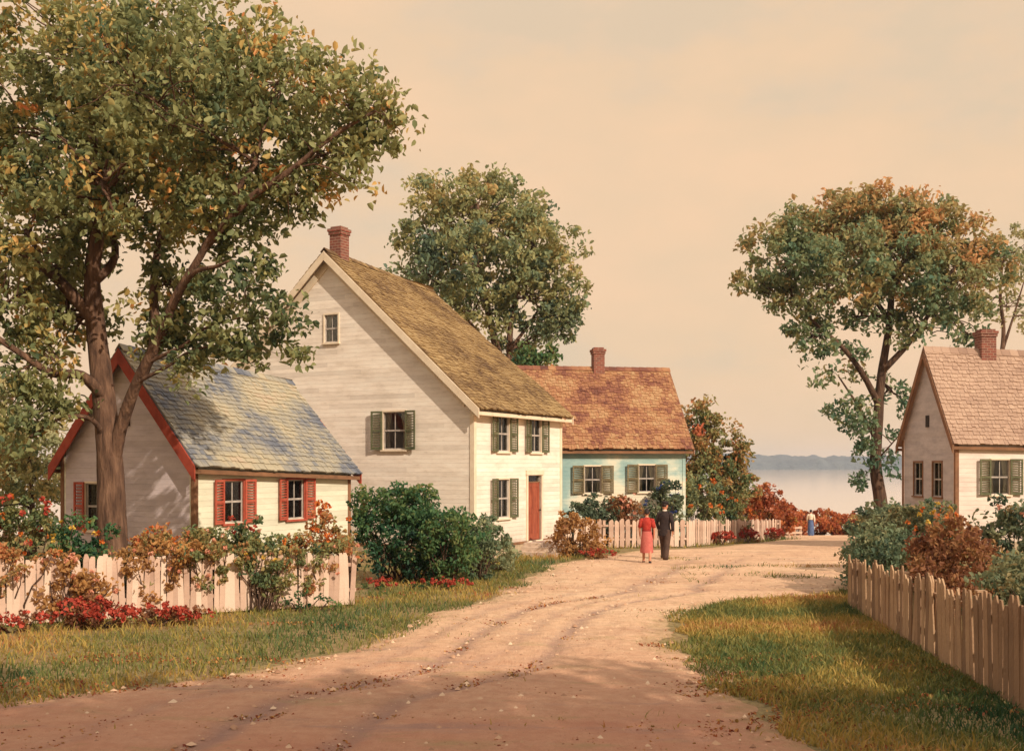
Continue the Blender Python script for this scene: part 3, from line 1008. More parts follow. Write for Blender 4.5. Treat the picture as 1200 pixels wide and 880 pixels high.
def left_cottage():
    A = Vector((-7.44, 26.0, 0)); ang = math.atan2(.876, .482)
    h = House('cottage', 'low cream cottage with red shutters and red edged gable behind the big tree', A, ang, 5.97, 4.58, (3.02, 2.8), (5.62, 5.2), 'shade_violet_board', 'shade_blotch_roof',
              group='houses along the lane', oh=0.34, rk=0.2, frontm='cream_board')
    h.window('front', 1.3, 1.40, .68, 1.02, shutter='red_shutter', sw=.36, trim='red_shutter')
    h.window('front', 3.62, 1.40, .68, 1.02, shutter='red_shutter', sw=.36, trim='red_shutter')
    h.window('gable', 1.25, 1.2, .7, 1.15, shutter='red_shutter', sw=.32)
    h.walls()
    ro = h.roof(0.13, 0.16, 'red_trim', .24, .02, 5, .05)
    h.corners('brown_trim', .12)
    v = MB(); v.box(-.03, 0.005, h.W / 2 - .16, h.W / 2 + .16, 3.75, 4.2); v.build('gable_vent', M['dark_gap'], h.t)
    f = MB()
    f.box(-.03, h.L + .03, -.035, .0, -.1, .3); f.box(-.035, 0, .002, h.W, -.1, .3)
    f.build('foundation', M['foundation'], h.t)
    return h


def blue_cottage():
    ang = math.radians(9.5)
    A = Vector((0.9, 41.2, gz(41.2) - .02))
    h = House('cottage', 'small teal and cream cottage with rusty shingle roof behind low white fence', A, ang, 5.75, 5.6, (3.92, 3.92), (6.85, 6.85), 'teal_board', 'rust_roof',
              group='houses along the lane', oh=0.42, rk=0.25)
    h.window('front', 2.15, 1.98, .62, 1.0, shutter='brown_shutter', sw=.46)
    h.window('front', 4.25, 2.02, .62, 1.0, shutter='brown_shutter', sw=.46)
    h.walls()
    ro = h.roof(0.13, 0.16, 'brown_trim', .16, .06, 7, .08)
    h.corners('teal_board', .12)
    h.chimney(ro, 3.05, h.W / 2, .44, .46, 6.3, 7.72)
    f = MB()
    f.box(-.03, h.L + .03, -.035, .0, -.3, .35); f.box(h.L, h.L + .035, .002, h.W, -.3, .35)
    f.build('foundation', M['foundation'], h.t)
    return h


def right_house():
    ang = math.atan2(.08, .997)
    A = Vector((14.4, 36.0, gz(36)))
    h = House('house', 'grey gabled house with rose brown roof behind the unpainted fence', A, ang, 7.6, 4.0, (3.72, 3.6), (6.75, 6.5), 'shade_gray_board', 'rose_roof',
              group='houses along the lane', oh=0.3, rk=0.16, frontm='pink_board')
    h.window('front', 1.5, 1.85, .62, 1.12, shutter='green_shutter', sw=.4)
    h.window('front', 4.2, 1.85, .62, 1.12, shutter='green_shutter', sw=.4)
    h.window('gable', 2.72, 1.75, .66, 1.15, curtain=False, trim='brown_trim')
    h.window('gable', 1.28, 1.75, .66, 1.15, curtain=False, trim='brown_trim')
    h.walls()
    ro = h.roof(0.13, 0.16, 'brown_trim', .16, .022, 9, .08)
    h.corners('brown_trim', .12)
    h.chimney(ro, 2.05, h.W / 2, .52, .5, 6.0, 7.45)
    v = MB(); v.box(-.03, 0.005, h.W / 2 - .12, h.W / 2 + .12, 4.1, 4.5); v.build('gable_vent', M['dark_gap'], h.t)
    f = MB()
    f.box(-.03, h.L + .03, -.035, .0, -.3, .3); f.box(-.035, 0, .002, h.W, -.3, .3)
    f.build('foundation', M['foundation'], h.t)
    return h


farmhouse(); left_cottage(); blue_cottage(); right_house()


# ------------------------------------------------------------------ fences
def picket_mesh(w, h, th, mat, top, rnd):
    mb = MB()
    mb.tint = rnd.uniform(0.1, 1.0)
    lv = [(0, 0), (h * .5, rnd.uniform(-.012, .012)), (h - top, rnd.uniform(-.012, .012))]
    ids = []
    for z, dx in lv:
        ww = w / 2 * rnd.uniform(.93, 1.05)
        ids.append(mb.add([(dx - ww, -th / 2, z), (dx + ww, -th / 2, z), (dx + ww, th / 2, z), (dx - ww, th / 2, z)]))
    dx = lv[-1][1] + rnd.uniform(-.2, .2) * w
    tw = w * rnd.uniform(.10, .3)
    ids.append(mb.add([(dx - tw, -th / 2, h), (dx + tw, -th / 2, h), (dx + tw, th / 2, h), (dx - tw, th / 2, h)]))
    for a, b in zip(ids, ids[1:]):
        for k in range(4):
            mb.quad(a + k, a + (k + 1) % 4, b + (k + 1) % 4, b + k)
    mb.quad(*[ids[-1] + k for k in range(4)])
    me = bpy.data.meshes.new('picket')
    me.from_pydata(mb.v, [], mb.f)
    me.materials.append(mat)
    a = me.attributes.new('tint', 'FLOAT', 'FACE'); a.data.foreach_set('value', mb.t)
    return me


def fence(label, pts, h0, h1, w, pitch, mat, seed, top=.07, skip=0.0, lean=.03, post=1.9, hj=.05, rails=(.28, .78), name='picket_fence', group='picket fences'):
    rnd = random.Random(seed)
    pts = [Vector((p[0], p[1], 0)) for p in pts]
    o0 = Vector((pts[0].x, pts[0].y, gz(pts[0].y)))
    t = thing(name, label, 'fence', o0, 0, group)
    kinds = [picket_mesh(w, 1.0, .022, mat, top * rnd.uniform(.8, 1.2), rnd) for _ in range(9)]
    total = sum((q - p).length for p, q in zip(pts, pts[1:]))
    done = 0.0
    for si, (p0, p1) in enumerate(zip(pts, pts[1:])):
        d = p1 - p0; L = d.length; d.normalize(); ang = math.atan2(d.y, d.x)
        nrm = Vector((-d.y, d.x, 0))
        gl = lambda x: gz(p0.y + d.y * x) - o0.z
        hh = lambda x: h0 + (h1 - h0) * (done + x) / total
        T = lambda x, y, z: Vector((p0.x - o0.x, p0.y - o0.y, 0)) + d * x + nrm * y + Vector((0, 0, z))
        x = w / 2
        while x < L - w * .3:
            if rnd.random() > skip:
                o = link('picket', rnd.choice(kinds), t)
                o.location = T(x, -.02, gl(x) + .03)
                o.scale = (rnd.uniform(.94, 1.12), 1, hh(x) * rnd.uniform(1 - hj, 1 + hj))
                o.rotation_euler = (rnd.gauss(0, lean * .4), rnd.gauss(0, lean), ang + rnd.gauss(0, .04))
            x += pitch * rnd.uniform(.88, 1.12)
        n = max(1, round(L / post))
        for i in range(0 if si == 0 else 1, n + 1):
            px = min(max(L * i / n, .06), L - .06)
            mb = MB(); mb.tint = rnd.uniform(.2, .9)
            hp = hh(px) * .98
            mb.box(px - .05, px + .05, .06, .16, gl(px) - .2, gl(px) + hp, T)
            mb.box(px - .062, px + .062, .048, .172, gl(px) + hp, gl(px) + hp + .025, T)
            mb.build('post', mat, t)
        for fr in rails:
            mb = MB(); mb.tint = rnd.uniform(.2, .8)
            k = max(1, int(L / 1.0))
            for i in range(k):
                a, b = L * i / k, L * (i + 1) / k
                za, zb = gl(a) + hh(a) * fr, gl(b) + hh(b) * fr
                mb.hexa([T(a, -.007, za), T(b, -.007, zb), T(b, .045, zb), T(a, .045, za), T(a, -.007, za + .07), T(b, -.007, zb + .07), T(b, .045, zb + .07), T(a, .045, za + .07)])
            mb.build('rail', mat, t)
        done += L
    return t


fence('whitewashed picket fence in front of the red shuttered cottage and big tree', [(-13.2, 17.0), (-3.12, 22.2)], 1.3, 1.0, .1, .104, M['white_fence'], 3, skip=.005, lean=.022)
fence('unpainted brown picket fence edging the right hand lawn', [(6.72, 22.1), (5.62, 10.6)], .92, 1.3, .165, .182, M['raw_fence'], 5, top=.09, skip=.03, lean=.035, hj=.09)
fence('low white picket fence along the lane before the teal cottage', [(1.75, 38.4), (6.3, 40.1), (12.1, 50.0)], .98, .88, .16, .222, M['white_fence'], 8, skip=.03, lean=.02)


def rail_fence():
    a, b = G(917, 631), G(938, 630)
    t = thing('rail_fence', 'short low two rail fence at the far end of the white pickets', 'fence', a, math.atan2(b.y - a.y, b.x - a.x))
    L = (b - a).length
    dz = b.z - a.z
    for i in range(4):
        x = L * i / 3
        mb = MB(); mb.box(x - .06, x + .06, -.05, .05, dz * i / 3 - .2, dz * i / 3 + .62); mb.build('post', M['white_fence'], t)
    for z in (.22, .48):
        mb = MB(); mb.beam((-.1, -.075, z), (L + .1, -.075, z + dz), (0, .024, 0), (0, 0, .1)); mb.build('rail', M['white_fence'], t)


rail_fence()

# ------------------------------------------------------------------ trees
TG = 'broad leaved trees around the lane'


def big_tree():
    Y = 23.0
    b = on(-8.26, 23.0)
    p = lambda *a: [P(x, y, Yy) for x, y, Yy in a]
    tr = [b - Vector((0, 0, .25))] + p((131, 600, 23), (128, 530, 23), (120, 450, 23.1), (112, 380, 23.2), (108, 320, 23), (116, 250, 22.8), (108, 160, 22.8), (120, 90, 22.6))
    limbs = [(tr, .345, .08),
             (p((129, 565, 23), (137, 520, 22.93), (147, 485, 22.8), (162, 445, 22.5), (188, 395, 22.1), (205, 350, 21.8), (235, 300, 21.5), (262, 250, 21.3), (300, 190, 21.2)), .17, .05),
             (p((166, 440, 22.5), (182, 395, 22.6), (180, 340, 22.9), (188, 280, 23.2), (215, 215, 23.5), (245, 150, 23.6)), .13, .04),
             (p((122, 465, 23), (95, 440, 22.5), (60, 437, 22), (25, 415, 21.6), (-20, 385, 21.3)), .13, .05),
             (p((128, 520, 23), (108, 492, 22.6), (80, 488, 22.2), (55, 498, 22), (35, 512, 21.8)), .07, .02),
             (p((110, 375, 23.1), (75, 335, 23), (35, 300, 23.1), (0, 285, 23.2), (-50, 240, 23.3)), .15, .06),
             (p((110, 330, 23), (135, 300, 23.4), (128, 240, 24), (150, 170, 24.4)), .12, .04),
             (p((200, 365, 21.9), (225, 322, 21.2), (255, 312, 20.8), (268, 306, 20.6)), .07, .02),
             (p((160, 448, 22.5), (195, 430, 22.1), (222, 412, 21.9), (250, 405, 21.8)), .05, .015),
             (p((172, 425, 22.3), (215, 405, 22.0), (240, 385, 21.8), (290, 370, 21.6)), .05, .015),
             (p((240, 290, 21.5), (290, 235, 21), (340, 200, 20.8), (390, 160, 20.8), (440, 130, 20.8)), .09, .03)]
    lb = [lobe(90, 60, 130, 75, 23), lobe(230, 55, 110, 65, 23), lobe(330, 95, 85, 60, 22), lobe(410, 120, 62, 50, 21.2), lobe(452, 135, 36, 45, 21, .7),
          lobe(55, 165, 110, 80, 23.5), lobe(180, 150, 120, 80, 23.5), lobe(290, 175, 95, 70, 22), lobe(375, 185, 62, 45, 21.4),
          lobe(30, 270, 85, 70, 22.5, .9), lobe(150, 250, 95, 62, 23.5), lobe(265, 255, 80, 52, 21.8), lobe(350, 235, 45, 35, 21.2, .7), lobe(415, 215, 20, 25, 21, .5),
          lobe(15, 350, 60, 55, 22, .85), lobe(85, 330, 55, 45, 24.5, .55), lobe(210, 335, 60, 42, 23, .6), lobe(285, 330, 48, 38, 21.4, .75),
          lobe(250, 385, 48, 34, 21.8, .6), lobe(320, 375, 38, 30, 21.5, .65), lobe(335, 410, 28, 24, 21.5, .5), lobe(195, 400, 40, 35, 22.6, .4), lobe(225, 440, 30, 25, 22, .25),
          lobe(20, 440, 45, 42, 21.8, .7), lobe(60, 405, 40, 35, 22.5, .45), lobe(15, 515, 36, 38, 21.6, .5), lobe(70, 470, 35, 25, 22.2, .3),
          lobe(-90, 140, 110, 110, 23.5), lobe(-70, 290, 80, 80, 23), lobe(-60, 420, 50, 50, 22, .7), lobe(225, 415, 42, 32, 22.4, .5), lobe(178, 375, 40, 40, 22.7, .6), lobe(80, 370, 60, 48, 24, .7), lobe(30, 475, 50, 38, 21.8, .7), lobe(258, 350, 50, 38, 22, .7), lobe(300, 410, 30, 24, 21.8, .4), lobe(160, 100, 120, 80, 20.6, .6), lobe(120, 210, 90, 70, 20.8, .5), lobe(200, 120, 130, 80, 26, .7)]
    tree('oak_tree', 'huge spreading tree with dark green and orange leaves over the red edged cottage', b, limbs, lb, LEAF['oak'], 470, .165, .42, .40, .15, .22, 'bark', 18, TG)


def mid_tree():
    Y = 52
    b = on((596 - 600) / F * Y, Y)
    p = lambda *a: [P(x, y, Yy) for x, y, Yy in a]
    tr = [b - Vector((0, 0, .2))] + p((594, 520, 52), (588, 440, 52), (580, 400, 52), (568, 345, 52), (563, 290, 52), (560, 240, 52))
    limbs = [(tr, .34, .07), ([b + Vector((.3, .2, -.1))] + p((600, 500, 52.3), (597, 420, 52.3), (600, 370, 52), (612, 320, 51.5), (628, 270, 51)), .26, .05),
             (p((590, 450, 52), (570, 405, 52), (545, 372, 51.5), (515, 335, 51), (490, 310, 51)), .16, .05),
             (p((597, 410, 52), (620, 380, 52.5), (645, 340, 53)), .11, .04)]
    lb = [lobe(545, 240, 62, 42, 52), lobe(590, 265, 60, 55, 53), lobe(625, 285, 50, 45, 51), lobe(505, 270, 45, 50, 51), lobe(655, 310, 34, 38, 52, .7), lobe(555, 310, 75, 48, 50),
          lobe(490, 325, 36, 38, 51, .75), lobe(620, 350, 58, 48, 52), lobe(555, 365, 50, 40, 51, .7), lobe(655, 375, 34, 36, 52, .6), lobe(620, 405, 42, 26, 53, .6), lobe(520, 355, 36, 30, 52, .6), lobe(570, 215, 35, 18, 52, .6), lobe(682, 350, 14, 25, 52, .35)]
    tree('elm_tree', 'round olive green tree with several trunks rising behind the tall white house', b, limbs, lb, LEAF['olive'], 190, .26, .6, .42, .14, .25, 'bark', 14, TG)


def right_tree():
    Y = 50
    b = on(432 / F * Y, Y)
    p = lambda *a: [P(x, y, Yy) for x, y, Yy in a]
    tr = [b - Vector((0, 0, .2))] + p((1032, 590, 50), (1026, 545, 50), (1029, 490, 50), (1033, 440, 50), (1042, 380, 50), (1045, 325, 50), (1040, 280, 50), (1045, 245, 50))
    limbs = [(tr, .36, .07), (p((1030, 475, 50), (1012, 440, 49.6), (990, 410, 49), (962, 385, 48.6), (935, 360, 48.4)), .17, .05),
             (p((1034, 435, 50), (1058, 410, 49.6), (1078, 385, 49), (1102, 345, 48.6), (1120, 310, 48.5)), .17, .05),
             (p((1028, 520, 50), (1008, 480, 49.6), (992, 455, 49.4), (982, 440, 49.2)), .09, .03),
             (p((1042, 375, 50), (1020, 345, 50.5), (990, 315, 51), (960, 295, 51.5)), .13, .04),
             (p((1027, 540, 50), (1045, 520, 49.6), (1058, 505, 49.4)), .05, .02),
             (p((1044, 340, 50), (1070, 300, 50.6), (1095, 265, 51)), .12, .04)]
    lb = [lobe(910, 300, 42, 38, 49), lobe(945, 275, 52, 38, 50), lobe(1000, 262, 60, 36, 51), lobe(1072, 264, 60, 36, 51), lobe(1038, 244, 62, 26, 50), lobe(1045, 290, 80, 40, 50, .7), lobe(1125, 285, 46, 40, 50), lobe(1160, 310, 30, 34, 50, .75),
          lobe(990, 315, 60, 42, 48), lobe(1060, 320, 62, 45, 49), lobe(1120, 340, 46, 40, 49), lobe(885, 330, 22, 24, 49, .6), lobe(945, 350, 46, 34, 48.5, .85), lobe(950, 395, 34, 28, 48.5, .7),
          lobe(1085, 385, 46, 30, 49, .6), lobe(1010, 370, 34, 28, 49.5, .6), lobe(1000, 425, 26, 22, 49.3, .4), lobe(1000, 490, 30, 26, 49.3, .55), lobe(985, 470, 20, 18, 49, .4), lobe(1045, 455, 22, 30, 50.5, .35),
          lobe(1040, 545, 20, 18, 49.6, .45), lobe(1015, 565, 14, 14, 49.5, .4), lobe(1060, 500, 16, 20, 49.6, .4), lobe(970, 435, 18, 14, 49, .3), lobe(1130, 380, 26, 26, 50, .45), lobe(1015, 520, 20, 20, 49.6, .4)]
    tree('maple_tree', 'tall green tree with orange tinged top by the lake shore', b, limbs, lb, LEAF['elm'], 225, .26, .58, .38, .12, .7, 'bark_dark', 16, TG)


def small_trees():
    p = lambda *a: [P(x, y, Yy) for x, y, Yy in a]
    Y = 62; b = on(577 / F * Y, Y)
    tree('ash_tree', 'pale thin leaved tree rising behind the grey gabled house', b, [([b] + p((1176, 520, Y), (1174, 430, Y), (1176, 385, Y), (1172, 340, Y), (1178, 290, Y)), .22, .05), (p((1175, 410, Y), (1188, 370, Y), (1200, 330, Y)), .1, .03)],
         [lobe(1165, 310, 40, 42, Y, .6), lobe(1200, 300, 45, 48, Y, .6), lobe(1180, 360, 38, 34, Y, .5), lobe(1215, 370, 40, 36, Y, .5), lobe(1240, 320, 40, 45, Y, .6), lobe(1150, 350, 20, 26, Y, .4)], LEAF['pale'], 65, .26, .6, .45, .15, .1, 'bark', 7, TG)
    Y = 48.5; b = on(26 / F * Y, Y)
    tree('holly_tree', 'small dark green tree between the white house and the rusty roof', b, [([b] + p((627, 560, Y), (626, 480, Y), (626, 435, Y), (625, 415, Y)), .13, .03)],
         [lobe(618, 425, 22, 20, Y), lobe(634, 430, 20, 20, Y), lobe(628, 452, 26, 24, Y), lobe(645, 418, 10, 10, Y, .6), lobe(630, 490, 24, 30, Y)], LEAF['dark'], 300, .22, .42, .35, .18, .3, 'bark_dark', 5, TG)
    Y = 47.5; b = on(228 / F * Y, Y)
    tree('hawthorn_tree', 'bushy olive and russet tree at the gable end of the teal cottage', b, [([b] + p((822, 590, Y), (822, 540, Y), (824, 505, Y), (822, 480, Y)), .14, .03), (p((822, 550, Y), (840, 530, Y), (858, 528, Y)), .07, .02)],
         [lobe(820, 485, 26, 16, Y, .9), lobe(808, 505, 24, 18, Y, .8), lobe(832, 512, 30, 22, Y), lobe(848, 538, 34, 22, Y), lobe(815, 540, 36, 26, Y), lobe(868, 530, 14, 16, Y, .6), lobe(835, 570, 48, 34, Y), lobe(858, 568, 26, 30, Y)], LEAF['garden'], 300, .2, .42, .5, .16, .1, 'bark_dark', 6, TG)
    # the trees behind the viewer whose shade lies across the foot of the lane
    for (x, y, s, lab) in ((6.6, -0.2, 1.0, 'leafy tree beside the viewer shading the foot of the lane'), (3.6, -1.8, 1.25, 'tallest leafy tree behind the viewer shading the left verge'), (11.0, .6, 1.0, 'leafy tree behind the near end of the unpainted fence')):
        b = on(x, y)
        V = lambda dx, dy, z: b + Vector((dx, dy, z))
        L = [(V(0, 0, 9.6 * s), 2.6, 2.6, 1.7, .8), (V(-2.6, .6, 8.8 * s), 2.2, 2.2, 1.4, .7), (V(2.4, -.5, 9 * s), 2.2, 2.2, 1.5, .7), (V(-.6, 2.0, 8.7 * s), 2.0, 1.8, 1.3, .6), (V(-4.2, 1.0, 9.3 * s), 1.5, 1.5, 1.1, .5), (V(.8, -2.3, 9 * s), 2, 2, 1.4, .6)]
        tree('oak_tree', lab, b, [([V(0, 0, -.2), V(.1, 0, 2.5), V(0, .1, 5), V(-.2, 0, 7.5), V(0, 0, 9.5)], .36, .08), ([V(0, .1, 5), V(-1.2, .4, 7), V(-2.6, .6, 8.6), V(-4, .9, 9.3)], .15, .05), ([V(0, .1, 5.4), V(1.2, -.3, 7.4), V(2.4, -.5, 8.8)], .15, .05)],
             L, LEAF['oak'], 280, .24, .5, .4, .12, .1, 'bark', 6, TG)


def left_trees():
    p = lambda *a: [P(x, y, Yy) for x, y, Yy in a]
    Y = 31.0; b = on(-562 / F * Y, Y)
    tree('apple_tree', 'low yellow olive tree left of the red edged gable', b, [([b] + p((38, 600, Y), (36, 560, Y), (34, 520, Y)), .12, .03)],
         [lobe(30, 520, 34, 26, Y, .8), lobe(8, 545, 34, 34, Y), lobe(45, 560, 26, 30, Y), lobe(20, 590, 44, 34, Y), lobe(-40, 540, 50, 50, Y)], LEAF['olive'], 300, .16, .4, .62, .15, .2, 'bark_dark', 6, TG)
    Y = 48.0; b = on(-590 / F * Y, Y)
    tree('poplar_tree', 'pale distant tree at the left edge beyond the red edged gable', b, [([b] + p((10, 560, Y), (12, 500, Y), (15, 450, Y)), .2, .05)],
         [lobe(15, 470, 40, 36, Y, .7), lobe(50, 520, 36, 30, Y, .7), lobe(-10, 530, 50, 46, Y), lobe(90, 545, 40, 28, Y, .8), lobe(40, 565, 60, 26, Y)], LEAF['pale'], 190, .25, .55, .4, .15, .1, 'bark', 6, TG)


left_trees(); big_tree(); mid_tree(); right_tree(); small_trees()

# ------------------------------------------------------------------ shrubs and garden plants
SG = 'garden plants behind the whitewashed fence'
shrub('tall garden bush with red and blue flowers at the left end of the whitewashed fence', -10.1, 19.7, [(0, 0, .9, .85, .6, .85, 1), (-.3, .1, 1.9, .55, .5, .6, .7), (.5, 0, 1.6, .5, .5, .6, .8)], LEAF['garden'], tint=.35, group=SG, blossoms=[(BL['red'], 14, .07), (BL['blue'], 16, .08)])
shrub('leafy garden bush with vermilion blossoms left of the big trunk', -8.95, 20.1, [(0, 0, .9, .75, .55, .85, 1), (.1, 0, 1.75, .45, .45, .55, .8)], LEAF['garden'], tint=.38, group=SG, blossoms=[(BL['red'], 14, .08), (BL['orange'], 12, .07)])
shrub('dark green bush with yellow flowers at the foot of the big trunk', -7.9, 20.6, [(0, 0, .8, .7, .5, .75, 1), (-.2, 0, 1.3, .5, .45, .5, .8)], LEAF['dark'], tint=.5, group=SG, blossoms=[(BL['yellow'], 8, .06), (BL['orange'], 8, .06)])
shrub('orange brown bush right of the big trunk behind the fence', -6.95, 21.0, [(0, 0, .7, .75, .5, .7, 1), (.3, 0, 1.2, .45, .4, .4, .8)], LEAF['garden'], tint=.66, group=SG, blossoms=[(BL['orange'], 16, .07)])
shrub('low mixed bush below the corner of the cream cottage', -6.0, 21.5, [(0, 0, .75, .7, .5, .7, 1), (.1, 0, 1.2, .5, .45, .35, .7)], LEAF['garden'], tint=.5, group=SG, blossoms=[(BL['pink'], 12, .06), (BL['yellow'], 5, .06)])
shrub('green rose bush with one red bloom under the first red shuttered window', -5.25, 21.9, [(0, 0, .8, .6, .5, .75, 1), (0, 0, 1.45, .35, .35, .4, .8)], LEAF['garden'], tint=.32, group=SG, blossoms=[(BL['red'], 5, .09), (BL['pink'], 8, .06)])
shrub('straggly olive bush under the second red shuttered window', -4.55, 22.2, [(0, 0, .7, .6, .45, .65, .9), (.2, 0, 1.1, .4, .4, .4, .6)], LEAF['garden'], tint=.5, group=SG, blossoms=[(BL['orange'], 8, .06)])
shrub('orange flowering bush by the fence end at the cottage corner', -3.75, 22.6, [(0, 0, .75, .55, .45, .7, .9), (.1, 0, 1.35, .42, .4, .45, .6), (-.1, 0, 1.75, .2, .2, .3, .4)], LEAF['garden'], tint=.72, group=SG, blossoms=[(BL['orange'], 22, .07)])
VG = 'creepers spilling over the whitewashed pickets'
for lab, X, k, m in (('pinkish brown creeper trailing over the picket tops between the trunk and the cottage corner', -6.5, .85, 'brown'), ('mixed green creeper over the picket tops below the first cottage window', -5.6, .5, 'garden'), ('rusty creeper over the picket tops at the left edge', -9.0, .7, 'garden'), ('olive creeper with pink buds over the picket tops near the fence end', -3.9, .55, 'garden')):
    yy = 17.0 + (X + 13.2) * (5.2 / 10.08)
    hz_ = 1.3 - .3 * (X + 13.2) / 10.08
    shrub(lab, X, yy - .02, [(0, 0, hz_ - .02, .55, .22, .24, .8), (-.45, -.2, hz_ - .04, .4, .2, .26, .7), (.5, .24, hz_ + .02, .45, .2, .22, .8), (.1, -.02, hz_ - .4, .34, .12, .24, .4), (-.2, -.1, hz_ - .62, .2, .1, .2, .3)], LEAF[m], tint=k, leaf=.08, clump=.17, name='creeper', cat='creeper', group=VG, root_y=.42, blossoms=[(BL['pink'], 8, .055)])
shrub('leafy vine climbing over the pickets below the second cottage window', -4.75, 21.2, [(0, 0, .95, .45, .16, .35, .9), (.25, 0, .6, .3, .14, .3, .6), (-.3, 0, 1.05, .3, .16, .2, .7)], LEAF['garden'], tint=.36, name='climbing_vine', cat='vine', blossoms=[(BL['yellow'], 6, .05)])
shrub('pale brown creeper sprawling over the pickets left of the big trunk', -7.75, 19.62, [(0, 0, .62, .5, .14, .5, .8), (.35, 0, .5, .35, .14, .4, .6), (-.2, 0, 1.0, .3, .15, .25, .6)], LEAF['brown'], tint=.85, name='climbing_vine', cat='vine', blossoms=[(BL['pink'], 14, .06)])
RG = 'red flowers at the foot of the whitewashed fence'
shrub('thick clump of brick red flowers before the creeper on the white pickets', -7.25, 19.0, [(0, 0, .25, .5, .3, .3, 1), (.3, .0, .2, .4, .3, .22, .8)], LEAF['brown'], tint=.3, leaf=.07, clump=.12, name='flowering_plant', cat='flowers', group=RG, blossoms=[(BL['red'], 60, .075)])
shrub('wide low drift of brick red flowers right of the thicker red clump', -6.2, 19.35, [(0, 0, .18, .55, .3, .2, .8), (.5, .1, .14, .4, .25, .16, .7)], LEAF['brown'], tint=.35, leaf=.07, clump=.12, name='flowering_plant', cat='flowers', group=RG, blossoms=[(BL['red'], 46, .07)])
shrub('sparse red flowers nearest the left edge of the whitewashed fence', -8.3, 18.6, [(0, 0, .16, .5, .3, .18, .7)], LEAF['brown'], tint=.4, leaf=.07, clump=.12, name='flowering_plant', cat='flowers', group=RG, blossoms=[(BL['red'], 24, .07)])
shrub('dark tuft of weeds at the foot of the white fence near its end', -4.0, 21.25, [(0, 0, .16, .4, .22, .18, 1), (.35, .1, .12, .3, .2, .14, .8)], LEAF['dark'], tint=.4, leaf=.06, clump=.1, name='weed_clump', cat='weeds')

HG = 'hedge bushes before the tall white house'
shrub('largest dark green bush with reddish top between cottage and tall white house', -2.75, 26.6, [(0, 0, 1.1, 1.05, .9, 1.05, 1), (-.5, 0, 1.75, .6, .6, .5, 1), (.3, .1, 1.75, .65, .6, .52, 1), (.6, -.2, .8, .7, .7, .8, 1)], LEAF['dark'], 420, .1, .24, .34, .12, group=HG, top_bias=.5)
shrub('mid green bush leaning against the largest dark bush', -1.55, 26.0, [(0, 0, .85, .75, .7, .8, 1), (.15, 0, 1.4, .5, .5, .4, .8)], LEAF['dark'], 420, .095, .22, .55, .12, group=HG)
shrub('grey green bush below the corner of the tall white house', -.85, 27.2, [(0, 0, .75, .8, .6, .75, 1), (.1, .1, 1.2, .55, .5, .4, .9)], LEAF['sage'], 400, .09, .22, .45, .14, group=HG)
shrub('low sage green bush nearest the stone door steps', -.62, 29.2, [(0, 0, .5, .6, .6, .52, 1), (-.4, 0, .75, .5, .5, .4, .9), (.35, 0, .35, .35, .4, .32, .8)], LEAF['sage'], 400, .09, .2, .4, .14, group=HG)
shrub('low red flowers under the mid green bush beside the lane', -1.75, 25.0, [(0, 0, .12, .5, .3, .14, .8), (.5, .1, .1, .35, .25, .12, .7)], LEAF['dark'], 300, .06, .1, .4, name='flowering_plant', cat='flowers', blossoms=[(BL['red'], 34, .06)])
shrub('small red edged plants under the largest dark bush', -3.0, 25.1, [(0, 0, .1, .45, .25, .13, .8)], LEAF['dark'], 300, .06, .1, .4, name='flowering_plant', cat='flowers', blossoms=[(BL['red'], 16, .06)])
shrub('rounded olive brown bush right of the rust red door', 1.95, 34.0, [(-.05, 0, .6, .62, .5, .62, 1), (.35, -.1, .45, .5, .45, .42, 1), (-.2, .1, 1.0, .35, .35, .35, .8)], LEAF['brown'], 380, .1, .22, .85, .14)
shrub('red flowers trailing from the olive brown bush by the steps', 2.35, 32.9, [(0, 0, .14, .4, .25, .16, .8), (.4, .2, .12, .35, .25, .14, .7)], LEAF['brown'], 300, .07, .12, .5, name='flowering_plant', cat='flowers', blossoms=[(BL['red'], 20, .07)])

BG = 'plants at the foot of the teal cottage'
shrub('dark teal bush under the left window of the teal cottage', 2.75, 39.9, [(0, 0, .85, .85, .5, .85, 1), (.4, 0, 1.35, .55, .4, .5, .8)], LEAF['teal'], 300, .12, .25, .25, group=BG)
shrub('brown pink bush between the two teal cottage windows', 4.05, 40.4, [(0, 0, .9, .7, .5, .9, 1), (.1, 0, 1.6, .45, .4, .4, .8)], LEAF['brown'], 300, .12, .25, .5, group=BG, blossoms=[(BL['pink'], 12, .08)])
shrub('blue flowering green bush at the right corner of the teal cottage', 5.5, 41.1, [(0, 0, .95, .8, .5, .95, 1), (.25, 0, 1.8, .55, .4, .55, .9)], LEAF['teal'], 300, .12, .25, .35, group=BG, blossoms=[(BL['blue'], 16, .09)])
shrub('green and orange dotted bush right of the teal cottage corner', 7.1, 43.4, [(0, 0, 1.1, 1.05, .7, 1.1, 1), (.2, 0, 2.1, .75, .6, .75, .9)], LEAF['olive'], 260, .13, .28, .4, group=BG, blossoms=[(BL['orange'], 14, .12)])
shrub('dark green bush with orange dots behind the middle of the white pickets', 9.0, 46.5, [(0, 0, .9, .95, .7, .9, 1), (-.2, 0, 1.6, .6, .6, .55, .8)], LEAF['garden'], 260, .13, .28, .4, group=BG, blossoms=[(BL['orange'], 16, .1)])
shrub('glowing orange red bush behind the right half of the white pickets', 11.4, 51.0, [(0, 0, 1.1, .9, .8, 1.1, 1), (.3, 0, 1.9, .6, .6, .65, .9), (1.0, 0, .9, .6, .6, .9, .9)], LEAF['rust'], 260, .13, .28, .45, .18, blossoms=[(BL['pink'], 22, .11)])
FG = 'red flowers along the low white fence'
